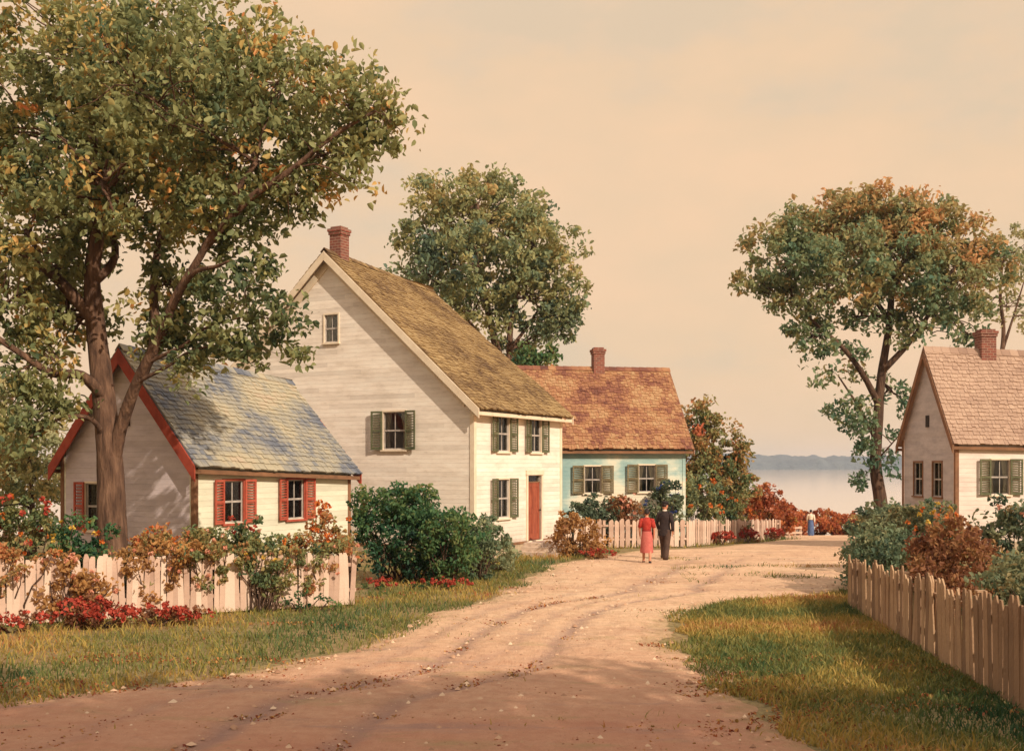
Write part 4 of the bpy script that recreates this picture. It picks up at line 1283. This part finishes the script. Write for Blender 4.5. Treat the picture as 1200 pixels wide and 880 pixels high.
for lab, px, Yo in (('red flowers left of the middle post of the low white fence', 838, -.35), ('densest red flowers poking through the low white pickets', 868, -.35), ('red flowers at the right end of the low white pickets', 898, -.35)):
    # stand just in front of the pickets
    k = (px - 600) / F
    # second run of the fence: (6.3,40.1)-(12.1,50)
    s_ = (k * 40.1 - 6.3) / (5.8 - k * 9.9)
    x, y = 6.3 + 5.8 * s_, 40.1 + 9.9 * s_
    shrub(lab, x + .12, y + Yo, [(0, 0, .26, .3, .22, .26, .8), (.3, .3, .25, .28, .22, .24, .7)], LEAF['brown'], 260, .1, .18, .3, name='flowering_plant', cat='flowers', group=FG, blossoms=[(BL['red'], 28, .1)])
LG = 'russet bushes along the lake shore'
for lab, px, Y, rx, hh, tint, nm in (
        ('russet shore bush just right of the white pickets', 912, 70, 1.5, 2.0, .3, 'rust'), ('low russet shore bush left of the person in blue', 932, 74, 1.3, 1.6, .35, 'rust'),
        ('olive russet shore bush right behind the person in blue', 960, 75, 1.3, 1.7, .6, 'rust'), ('pink russet shore bush right of the person in blue', 984, 75.5, 1.4, 1.7, .4, 'rust'),
        ('small olive shore bush left of the lakeside tree trunk', 1008, 75, 1.2, 1.35, .8, 'olive'), ('russet shore bush at the lakeside tree trunk', 1036, 76, 1.5, 1.3, .4, 'rust'),
        ('russet shore bush half hidden by the grey gabled house', 1062, 76, 1.5, 1.6, .45, 'rust'), ('brown shore bush partly behind the glowing orange bush', 886, 66, 1.7, 2.4, .6, 'brown')):
    shrub(lab, (px - 600) / F * Y, Y, [(0, 0, hh * .45, rx, 1.0, hh * .5, 1), (rx * .4, 0, hh * .7, rx * .5, .7, hh * .3, .9), (-rx * .4, .2, hh * .6, rx * .5, .7, hh * .35, .9)], LEAF[nm], 130, .2, .34, tint, .14, group=LG)
RB = 'bushes behind the unpainted fence'
shrub('grey green bush at the far end of the unpainted fence', 8.35, 25.4, [(0, 0, .8, .85, .9, .8, 1), (.2, .1, 1.4, .65, .7, .5, 1), (-.4, -.3, .5, .4, .5, .5, .8)], LEAF['teal'], 380, .1, .24, .5, .16, group=RB)
shrub('rounded olive bush beyond the far end of the unpainted fence', 9.9, 28.2, [(0, 0, .9, .95, .9, .9, 1), (.3, .2, 1.5, .6, .6, .5, .9)], LEAF['sage'], 380, .11, .24, .4, .16, group=RB)  # extra bush added for the shadow it throws over the lane edge
shrub('tall bush with orange and yellow blossoms below the grey gable', 9.35, 24.6, [(0, 0, .9, .8, .8, .9, 1), (-.1, 0, 1.5, .55, .6, .45, .9)], LEAF['teal'], 380, .1, .24, .6, .16, group=RB, blossoms=[(BL['orange'], 20, .08), (BL['yellow'], 14, .07)])
shrub('squat olive bush tucked behind the far corner pickets of the unpainted fence', 7.75, 23.6, [(0, 0, .7, .6, .8, .7, 1), (.3, .2, 1.15, .5, .5, .4, .9)], LEAF['sage'], 400, .1, .24, .45, .16, group=RB)  # added to throw more shadow past the fence corner
shrub('dark brown bush leaning on the middle of the unpainted fence', 8.2, 20.6, [(0, 0, .75, .7, .8, .75, 1), (.3, .6, 1.05, .75, .7, .75, 1), (-.5, -.6, .6, .5, .6, .6, .8)], LEAF['brown'], 400, .1, .24, .4, .14, group=RB)
shrub('large grey teal bush nearest the right end of the unpainted fence', 10.0, 22.0, [(0, 0, 1.0, .9, .9, 1.0, 1), (.2, 0, 1.75, .6, .6, .45, .9), (.6, -.8, 1.0, .8, .8, .9, 1)], LEAF['teal'], 380, .1, .25, .45, .16, group=RB, blossoms=[(BL['pink'], 8, .07)])
shrub('dull green bush hanging over the near pickets of the unpainted fence', 7.6, 16.4, [(0, 0, .7, .7, .9, .7, 1), (.3, .3, 1.1, .6, .8, .45, .9)], LEAF['teal'], 400, .09, .22, .55, .16, group=RB)


# ------------------------------------------------------------------ grass, fallen leaves, stones
def scatter(n, x0, x1, y0, y1, keep):
    out = []
    xs, ys = RNG.uniform(x0, x1, n), RNG.uniform(y0, y1, n)
    for x, y in zip(xs, ys):
        if keep(x, y): out.append((x, y))
    return np.array(out)


def blades(pts, h, w, tint):
    n = len(pts)
    z = np.interp(pts[:, 1], TY, TZ)
    b = np.column_stack([pts, z])
    a = RNG.uniform(0, 2 * math.pi, n)
    s = np.column_stack([np.cos(a), np.sin(a), np.zeros(n)])
    H = h * np.clip(RNG.lognormal(-.1, .45, n), .3, 2.6)
    lean = np.column_stack([RNG.normal(0, .5, n), RNG.normal(0, .5, n), np.ones(n)]) * H[:, None]
    W = (w * RNG.uniform(.7, 1.3, n))[:, None]
    mid = b + lean * np.array([.35, .35, .6])
    v = np.stack([b - s * W, b + s * W, mid + s * W * .8, b + lean * np.array([1, 1, .95]), mid - s * W * .8], 1)
    return v


def grass():
    fl = lambda x: 17.0 + (x + 13.2) * (5.2 / 10.08)            # fence line
    def verge(x, y):
        if in_lane(x, y, noise.noise(Vector((x * .8, y * .8, 3))) * .9 + .12): return False
        if x < -3.1 and y > fl(x) + .5: return random.random() < .15
        nz = noise.noise(Vector((x * .5, y * .5, 1.0))) + .5 * noise.noise(Vector((x * 1.7, y * 1.7, 5)))
        return nz > -.28 or random.random() < .4
    A = scatter(85000, -13, 1.5, 11, 31, verge)
    B = scatter(75000, 2.4, 7.4, 9.5, 25, lambda x, y: not in_lane(x, y, noise.noise(Vector((x * .9, y * .9, 7))) * .7 + .1) and (noise.noise(Vector((x * .55, y * .55, 12))) > -.3 or random.random() < .5))
    def isl(x, y):
        n1 = noise.noise(Vector((x * .45, y * .6, 21))) + .3 * noise.noise(Vector((x * 2, y * 2, 23)))
        return random.random() < min(1, max(0, n1 * 2.5 + .1))
    MID = scatter(9000, -5, 4, 10.5, 34, lambda x, y: in_lane(x, y, 0) and noise.noise(Vector((x * .5, y * .8, 81))) + .4 * noise.noise(Vector((x * 2.5, y * 2.5, 82))) > (.42 if in_lane(x, y, .7) else .1))
    Cc = scatter(9000, 4.2, 9.0, 26, 30.5, isl)
    D = scatter(2600, 3.6, 8, 32.2, 34.5, lambda x, y: noise.noise(Vector((x * .5, y * 1.6, 31))) > .2)
    # strip at the foot of the white fence
    E = scatter(9000, 1.8, 13, 36.5, 50, lambda x, y: abs(y + .35 - np.interp(x, (1.75, 6.3, 12.1), (38.4, 40.1, 50))) < .45 and random.random() < .9)
    Fp = scatter(4000, -1, 3.5, 29.5, 36, lambda x, y: not in_lane(x, y, -.1))
    H = scatter(10000, 9, 30, 30, 60, lambda x, y: not in_lane(x, y, .2) and noise.noise(Vector((x * .3, y * .3, 2))) > -.2)
    parts, tints = [], []
    for pts, h, w, m in ((A, .085, .009, .5), (B, .07, .009, .52), (MID, .06, .008, .6), (Cc, .075, .012, .5), (D, .07, .012, .55), (E, .13, .014, .55), (Fp, .11, .011, .5), (H, .16, .02, .45)):
        if not len(pts): continue
        parts.append(blades(pts, h, w, None))
        nz = np.array([noise.noise(Vector((x * .45, y * .45, 40))) * .6 + noise.noise(Vector((x * 2.2, y * 2.2, 44))) * .2 for x, y in pts])
        tints.append(np.clip(m + nz + RNG.normal(0, .1, len(pts)), 0, 1))
    v = np.concatenate(parts).reshape(-1, 3)
    n = len(v) // 5
    k = np.arange(n)[:, None] * 5
    t = np.concatenate(tints)
    f = np.concatenate([k + np.array([0, 1, 2]), k + np.array([0, 2, 4]), k + np.array([4, 2, 3])], 1).reshape(-1, 3)
    gm = tinted('grass_blades', [(0, C(52, 84, 54)), (0.25, C(88, 104, 58)), (0.5, C(128, 124, 66)), (0.72, C(176, 148, 74)), (0.88, C(190, 150, 92)), (1, C(166, 98, 60))], .7, .3)
    g = mesh_np('grass', v, f, np.repeat(t, 3), gm)
    tag(g, 'patchy green and straw coloured grass along the lane', 'grass', kind='stuff')

    # fallen leaves
    def lf(x, y):
        d = noise.noise(Vector((x * .5, y * .9, 60))) + .45 * noise.noise(Vector((x * 2, y * 2, 62)))
        return d > (.08 if y < 16 else .38) and y < 27
    L = scatter(46000, -9, 7, 9.5, 27, lf)
    z = np.interp(L[:, 1], TY, TZ) + .03
    lo = leaf_mesh('fallen_leaves', np.column_stack([L, z]), .055, RNG.uniform(0, 1, len(L)), tinted('dry_leaf', [(0, C(126, 62, 44)), (.4, C(168, 100, 62)), (.7, C(192, 142, 82)), (1, C(140, 116, 62))], .8, .15), None, up_bias=3)
    tag(lo, 'dry red and ochre leaves strewn over lane and verges', 'leaves', kind='stuff')

    # gravel on the lane
    Pp = scatter(26000, -8, 9, 9.5, 34, lambda x, y: in_lane(x, y, .1))
    vs, fs, ts = [], [], []
    base = np.array([[1, 0, 0], [0, 1, 0], [-1, 0, 0], [0, -1, 0], [0, 0, 1]])
    n = len(Pp)
    r = (.007 + .05 * RNG.uniform(0, 1, n) ** 8)[:, None, None]
    jit = RNG.uniform(.6, 1.3, (n, 5, 1))
    ang = RNG.uniform(0, 6.28, n)
    ca, sa = np.cos(ang), np.sin(ang)
    bb = np.repeat(base[None].astype(float), n, 0) * jit
    bx = bb[:, :, 0] * ca[:, None] - bb[:, :, 1] * sa[:, None]; by = bb[:, :, 0] * sa[:, None] + bb[:, :, 1] * ca[:, None]
    bb = np.stack([bx, by, bb[:, :, 2] * .7], 2) * r
    bb += np.column_stack([Pp, np.interp(Pp[:, 1], TY, TZ) + .035])[:, None, :]
    k = np.arange(n)[:, None] * 5
    f = np.concatenate([k + np.array(q) for q in ([0, 1, 4], [1, 2, 4], [2, 3, 4], [3, 0, 4])], 1).reshape(-1, 3)
    gr = mesh_np('gravel', bb.reshape(-1, 3), f, np.repeat(RNG.uniform(0, 1, n), 4), tinted('pebble', [(0, C(150, 110, 84)), (.5, C(196, 152, 118)), (1, C(222, 190, 156))], .9))
    tag(gr, 'loose pebbles scattered over the sandy lane', 'gravel', kind='stuff')


grass()


# ------------------------------------------------------------------ people
def cloth(name, a, b):
    return noisy(name, [(.3, a), (.7, b)], 9, rough=.9, bump=.4, bscale=30, bdist=.01)


SKIN = noisy('skin', [(.3, C(190, 126, 98)), (.7, C(208, 146, 116))], 8, rough=.6, bump=.1)
EYE_M = noisy('eye', [(.3, C(30, 22, 18)), (.7, C(50, 36, 28))], 8, rough=.3, bump=0)
HAIR = noisy('dark_hair', [(.3, C(30, 22, 20)), (.7, C(56, 40, 34))], 6, (6, 6, 1), rough=.6, bump=.6, bscale=20)
SHOE = noisy('dark_leather', [(.3, C(34, 26, 24)), (.7, C(58, 44, 38))], 6, rough=.5)


def person(label, loc, face, height, pose, clothes, group='people on the lane', head_turn=(0, 0)):
    """local frame: x right, y forward, z up; built 1.72 m tall then scaled"""
    k = height / 1.72
    t = thing('person', label, 'person', loc, face, group)
    st = pose['stride']
    J, R, E = [], [], []
    def j(x, y, z, r):
        J.append((x, y, z)); R.append(r); return len(J) - 1
    def e(a, b): E.append((a, b))
    pel = j(0, 0, .93, .125); wa = j(0, .0, 1.06, .112); ch = j(0, .0, 1.24, .135); uc = j(0, 0, 1.37, .10); nk = j(0, .005, 1.46, .052); hb = j(0, .02, 1.53, .055)
    e(pel, wa); e(wa, ch); e(ch, uc); e(uc, nk); e(nk, hb)
    limbs = {}
    for sg, key in ((-1, 'l'), (1, 'r')):
        s_ = st * (1 if key == 'l' else -1)
        hip = j(sg * .09, 0, .86, .088); kn = j(sg * .095, s_ * .55 + .03, .48, .058); an = j(sg * .095, s_, .085 + max(0, -s_) * .12, .038)
        he = j(sg * .095, s_ - .03, .045 + max(0, -s_) * .14, .034); to = j(sg * .105, s_ + .14, .032, .03)
        e(pel, hip); e(hip, kn); e(kn, an); e(an, he); e(an, to)
        sh = j(sg * .165, 0, 1.37, .058)
        el, wr, pa = pose['arm_' + key]
        eln = j(sg * el[0], el[1], el[2], .042); wrn = j(sg * wr[0], wr[1], wr[2], .027)
        pan = j(sg * pa[0], pa[1], pa[2], .032)
        e(uc, sh); e(sh, eln); e(eln, wrn); e(wrn, pan)
        d = Vector(J[pan]) - Vector(J[wrn]); d.normalize()
        fwd = Vector((0, 1, 0)); fwd = (fwd - d * fwd.dot(d)).normalized()
        inn = Vector((-sg, 0, 0)); inn = (inn - d * inn.dot(d) - fwd * inn.dot(fwd)).normalized()
        for fi, ln in enumerate((.062, .072, .067, .052)):
            o = fwd * (.026 - .017 * fi)
            p0 = Vector(J[pan]) + o + d * .022
            p1 = p0 + d * ln * .5 + inn * .006; p2 = p0 + d * ln * .95 + inn * .022
            a = j(*p0, .0085); b = j(*p1, .008); c = j(*p2, .0065)
            e(pan, a); e(a, b); e(b, c)
        p0 = Vector(J[wrn]).lerp(Vector(J[pan]), .6) + fwd * .03; p1 = p0 + (d * .6 + fwd * .5 + inn * .4).normalized() * .035; p2 = p1 + d * .026
        a = j(*p0, .011); b = j(*p1, .0095); c = j(*p2, .0075)
        e(pan, a); e(a, b); e(b, c)
        limbs[key] = dict(hip=hip, kn=kn, an=an, to=to, sh=sh, el=eln, wr=wrn, pan=pan, he=he)
    me = bpy.data.meshes.new('skel'); me.from_pydata(J, E, [])
    o = bpy.data.objects.new('skel', me); COL.objects.link(o)
    sm = o.modifiers.new('Skin', 'SKIN')
    for i, sv in enumerate(me.skin_vertices[0].data):
        sv.radius = (R[i], R[i] * (.72 if i in (pel, wa, ch, uc) else 1)); sv.use_root = (i == pel)
    sm.use_smooth_shade = True
    o.modifiers.new('Sub', 'SUBSURF').levels = 1
    dg = bpy.context.evaluated_depsgraph_get()
    ev = bpy.data.meshes.new_from_object(o.evaluated_get(dg))
    bpy.data.objects.remove(o)
    mb = MB()
    mb.add([v.co for v in ev.vertices])
    for p in ev.polygons: mb.quad(*p.vertices)
    HR = Matrix.Rotation(head_turn[0], 3, 'Z') @ Matrix.Rotation(head_turn[1], 3, 'X')
    hc = Vector((0, .035, 1.61))
    hp = lambda x, y, z: hc + HR @ Vector((x, y, z))
    mb.ellip(hc, .074, .092, .112, 16, 12, HR)
    mb.ellip(hp(0, .03, -.06), .05, .055, .055, 12, 8, HR)          # jaw
    n = mb.add([hp(-.014, .085, -.018), hp(.014, .085, -.018), hp(0, .115, -.02), hp(0, .088, .03), hp(0, .088, -.03)])
    for q in ((0, 2, 3), (2, 1, 3), (0, 4, 2), (4, 1, 2)): mb.quad(*[n + a for a in q])
    for sg in (-1, 1): mb.ellip(hp(sg * .076, -.005, -.005), .012, .022, .032, 8, 6, HR)
    mb.ellip(hp(0, .086, -.055), .024, .008, .007, 8, 6, HR)
    mb.mi = 1
    for sg in (-1, 1): mb.ellip(hp(sg * .03, .082, .006), .013, .009, .008, 8, 6, HR)
    mb.mi = 0
    body = mb.build('body', [SKIN, EYE_M], t, True)
    parts = [body]
    Jv = [Vector(q) for q in J]

    def loft(name, rings, mat, sides=20, wob=.0, closed_top=False):
        m = MB(); ids = []
        for i, (c, rx, ry) in enumerate(rings):
            m_pts = []
            for q in range(sides):
                a = 2 * math.pi * q / sides
                w = 1 + wob * (i / len(rings)) * math.sin(a * 5 + i)
                m_pts.append((c[0] + rx * math.cos(a) * w, c[1] + ry * math.sin(a) * w, c[2]))
            ids.append(m.add(m_pts))
        for a, b in zip(ids, ids[1:]):
            for q in range(sides): m.quad(a + q, a + (q + 1) % sides, b + (q + 1) % sides, b + q)
        return m

    def put(m, name, mat):
        parts.append(m.build(name, mat, t, True))

    dress = clothes['kind'] == 'woman'
    top = [((0, 0, .88 if not dress else .97), .15, .115), ((0, 0, 1.0), .145, .11), ((0, 0, 1.08), .13 if dress else .145, .10), ((0, 0, 1.22), .158, .122), ((0, 0, 1.32), .17, .12), ((0, 0, 1.385), .165, .10), ((0, 0, 1.43), .11, .08), ((0, .005, 1.465), .064, .06)]
    if not dress:
        top = [((0, 0, .74), .18, .135), ((0, 0, .85), .172, .13)] + top[1:]
        top = [(c, rx * 1.1, ry * 1.1) for c, rx, ry in top]
    m = loft('top', top, None, wob=.0)
    put(m, 'blouse' if dress else 'jacket', clothes['top'])
    for key in 'lr':
        q = limbs[key]
        sl = MB()
        sh, el, wr = Jv[q['sh']], Jv[q['el']], Jv[q['wr']]
        sh_in = sh + Vector((-.05 if sh.x > 0 else .05, 0, .0))
        if dress and clothes.get('short'):
            pts = [sh_in, sh, sh.lerp(el, .5), sh.lerp(el, .95)]; rr = [.075, .078, .07, .062]
        else:
            pts = [sh_in, sh, sh.lerp(el, .5), el, el.lerp(wr, .5), wr.lerp(el, .05)]; rr = [.074, .074, .066, .058, .05, .042]
        sl.tube(pts, rr, 14)
        put(sl, 'sleeve', clothes['top'])
    if dress:
        hem = clothes['hem']
        m = loft('skirt', [((0, 0, 1.06), .135, .105), ((0, 0, .98), .155, .125), ((0, 0, .85), .18, .15), ((0, st * .05, .65), .19, .17), ((0, st * .1, .5), .2, .19), ((0, st * .1, hem + .1), .205, .2), ((0, st * .1, hem), .2, .2)], None, 24, .06)
        put(m, 'skirt', clothes['bottom'])
        b = MB(); b.tube([(0, 0, 1.03), (0, 0, 1.075)], [.142, .14], 20, [.112, .11]); put(b, 'belt', clothes['belt'])
    else:
        for key in 'lr':
            q = limbs[key]; m = MB()
            hip, kn, an = Jv[q['hip']], Jv[q['kn']], Jv[q['an']]
            m.tube([hip + Vector((0, 0, .06)), hip, hip.lerp(kn, .5), kn, kn.lerp(an, .5), an + Vector((0, 0, .0)), an + Vector((0, .01, -.025))], [.115, .112, .098, .086, .082, .085, .088], 16)
            put(m, 'trouser_leg', clothes['bottom'])
        m = MB(); m.tube([(0, .0, 1.435), (0, .01, 1.49)], [.075, .066], 16); put(m, 'collar', clothes['shirt'])
        m = MB(); m.hexa([(-.03, .125, 1.2), (.03, .125, 1.2), (.03, .145, 1.2), (-.03, .145, 1.2), (-.06, .07, 1.45), (.06, .07, 1.45), (.06, .1, 1.45), (-.06, .1, 1.45)]); put(m, 'shirt_front', clothes['shirt'])
    for key in 'lr':
        q = limbs[key]; m = MB()
        an, to, he = Jv[q['an']], Jv[q['to']], Jv[q['he']]
        c = he.lerp(to, .5)
        m.ellip((c.x, c.y, c.z + .005), .043, .125, .042, 12, 8); m.ellip((an.x, an.y, an.z - .02), .047, .055, .05, 10, 6)
        put(m, 'shoe', SHOE)
    m = MB()
    m.ellip(hp(0, -.014, .022), .084, .098, .105, 16, 12, HR)
    if clothes.get('bun'): m.ellip(hp(0, -.10, .0), .055, .045, .055, 12, 8, HR)
    else: pass
    # keep the face clear: pull the front of the hair back
    vv = []
    for x, y, z in m.v:
        l = HR.transposed() @ (Vector((x, y, z)) - hc)
        if l.z < .055 and l.y > .0: l.y = min(l.y, .012 + max(0, l.z) * .7)
        if l.z < -.06: l.z = -.06
        vv.append(tuple(hc + HR @ l))
    m.v = vv
    put(m, 'hair', HAIR)
    if clothes.get('cap'):
        m = MB(); m.tube([hp(0, -.005, .06), hp(0, -.008, .09), hp(0, -.01, .125), hp(0, -.01, .14)], [.096, .104, .09, .03], 18, [.1, .112, .1, .03])
        m.hexa([hp(-.07, .06, .058), hp(.07, .06, .058), hp(.05, .155, .045), hp(-.05, .155, .045), hp(-.07, .06, .07), hp(.07, .06, .07), hp(.05, .155, .055), hp(-.05, .155, .055)])
        put(m, 'cap', clothes['cap'])
    for p in parts: p.scale = (k, k, k)
    return t


armw = dict(arm_l=((.225, .02, 1.13), (.215, .10, .93), (.212, .125, .86)), arm_r=((.225, -.05, 1.12), (.225, -.02, .89), (.222, .0, .82)))
g = G(758, 661)
person('person seen from behind in bright red blouse and rose red skirt', g, math.radians(-6), 1.56, dict(stride=.2, **armw),
       dict(kind='woman', short=True, hem=.36, bun=True, top=cloth('red_blouse', C(150, 40, 34), C(186, 66, 52)), bottom=cloth('rose_skirt', C(172, 84, 76), C(196, 110, 98)), belt=cloth('red_belt', C(120, 28, 24), C(150, 40, 34))))
g = G(779, 657)
armm = dict(arm_l=((.25, .03, 1.12), (.23, .14, .92), (.222, .165, .855)), arm_r=((.25, -.06, 1.11), (.255, -.05, .87), (.25, -.03, .80)))
person('person in dark suit and flat cap walking beside the red skirt', g, math.radians(-24), 1.72, dict(stride=.24, **armm),
       dict(kind='man', cap=cloth('black_cap', C(30, 26, 26), C(48, 42, 40)), top=cloth('dark_suit', C(40, 32, 32), C(62, 48, 44)), bottom=cloth('dark_trousers', C(62, 46, 38), C(88, 66, 54)), shirt=cloth('white_shirt', C(206, 190, 170), C(226, 212, 194))), head_turn=(math.radians(-30), math.radians(-14)))
g = on(18.05, 67.0)
person('distant person in white blouse and long blue skirt near the lake', g, math.radians(-20), 1.62, dict(stride=.08, **armw),
       dict(kind='woman', short=False, hem=.08, bun=True, top=cloth('white_blouse', C(216, 196, 172), C(232, 214, 192)), bottom=cloth('blue_skirt', C(66, 84, 124), C(98, 114, 146)), belt=cloth('blue_belt', C(44, 56, 90), C(60, 74, 110))))

# ------------------------------------------------------------------ light, sky, camera
SUN_AZ = Vector((0.63, -0.777)).normalized()      # towards the sun
EL = math.radians(33)
sun = bpy.data.lights.new('sun', 'SUN'); sun.energy = 3.6; sun.angle = math.radians(0.6); sun.color = (1.0, 0.87, 0.71)
so = bpy.data.objects.new('sun', sun); COL.objects.link(so)
d = Vector((SUN_AZ.x * math.cos(EL), SUN_AZ.y * math.cos(EL), math.sin(EL)))
so.rotation_euler = d.to_track_quat('Z', 'Y').to_euler()
so.location = d * 60

w = bpy.data.worlds.new('World'); S.world = w; w.use_nodes = True
n, l = w.node_tree.nodes, w.node_tree.links
bg = n['Background']
sky = n.new('ShaderNodeTexSky'); sky.sky_type = 'NISHITA'; sky.sun_disc = False
sky.sun_elevation = EL; sky.sun_rotation = math.atan2(SUN_AZ.x, SUN_AZ.y)
sky.dust_density = 4.0; sky.air_density = 1.2
tc = n.new('ShaderNodeTexCoord'); mp = n.new('ShaderNodeMapping'); mp.inputs['Scale'].default_value = (1, 1, 2.2)
l.new(tc.outputs['Generated'], mp.inputs['Vector'])
nz = n.new('ShaderNodeTexNoise'); nz.inputs['Scale'].default_value = 4.2; nz.inputs['Detail'].default_value = 7; nz.inputs['Roughness'].default_value = .55
l.new(mp.outputs[0], nz.inputs['Vector'])
rp = n.new('ShaderNodeValToRGB')        # thin warm overcast: cream and rose cloud
e = rp.color_ramp.elements
e[0].position, e[0].color = .36, (6.55, 5.0, 3.4, 1)
e[1].position, e[1].color = .62, (7.5, 5.2, 3.35, 1)
q = e.new(.46); q.color = (7.1, 5.1, 3.3, 1)
q = e.new(.40); q.color = (6.8, 5.05, 3.4, 1)
l.new(nz.outputs['Fac'], rp.inputs[0])
r2 = n.new('ShaderNodeValToRGB'); r2.color_ramp.elements[0].position = .3; r2.color_ramp.elements[0].color = (.93,) * 3 + (1,); r2.color_ramp.elements[1].position = .6; r2.color_ramp.elements[1].color = (.99,) * 3 + (1,)
l.new(nz.outputs['Fac'], r2.inputs[0])
sp = n.new('ShaderNodeSeparateXYZ'); l.new(tc.outputs['Generated'], sp.inputs[0])
mr = n.new('ShaderNodeMapRange'); mr.interpolation_type = 'SMOOTHSTEP'
mr.inputs['From Min'].default_value = .36; mr.inputs['From Max'].default_value = .75
l.new(sp.outputs['Z'], mr.inputs['Value'])
hi = n.new('ShaderNodeMix'); hi.data_type = 'RGBA'; hi.inputs[7].default_value = (7.6, 7.2, 6.9, 1)  # paler, cooler sky above the frame, added to cool and lift the shadows
l.new(mr.outputs[0], hi.inputs[0]); l.new(rp.outputs[0], hi.inputs[6])
mx = n.new('ShaderNodeMix'); mx.data_type = 'RGBA'
l.new(r2.outputs[0], mx.inputs[0]); l.new(sky.outputs[0], mx.inputs[6]); l.new(hi.outputs[2], mx.inputs[7])
l.new(mx.outputs[2], bg.inputs['Color'])
bg.inputs['Strength'].default_value = 0.1

cam = bpy.data.cameras.new('camera'); co = bpy.data.objects.new('camera', cam); COL.objects.link(co)
cam.sensor_fit = 'HORIZONTAL'; cam.sensor_width = 36; cam.lens = 36 * F / 1200
cam.shift_y = (HY - 440) / 1200
cam.clip_start = .1; cam.clip_end = 8000
co.location = (0, 0, EYE); co.rotation_euler = (math.radians(90), 0, 0)
S.camera = co
vs = S.view_settings
vs.view_transform = 'Standard'; vs.look = 'None'; vs.exposure = 0.30; vs.gamma = 1; vs.use_curve_mapping = False
S.render.engine = 'CYCLES'
S.cycles.max_bounces = 8; S.cycles.transparent_max_bounces = 12; S.cycles.volume_bounces = 0
S.cycles.use_denoising = True
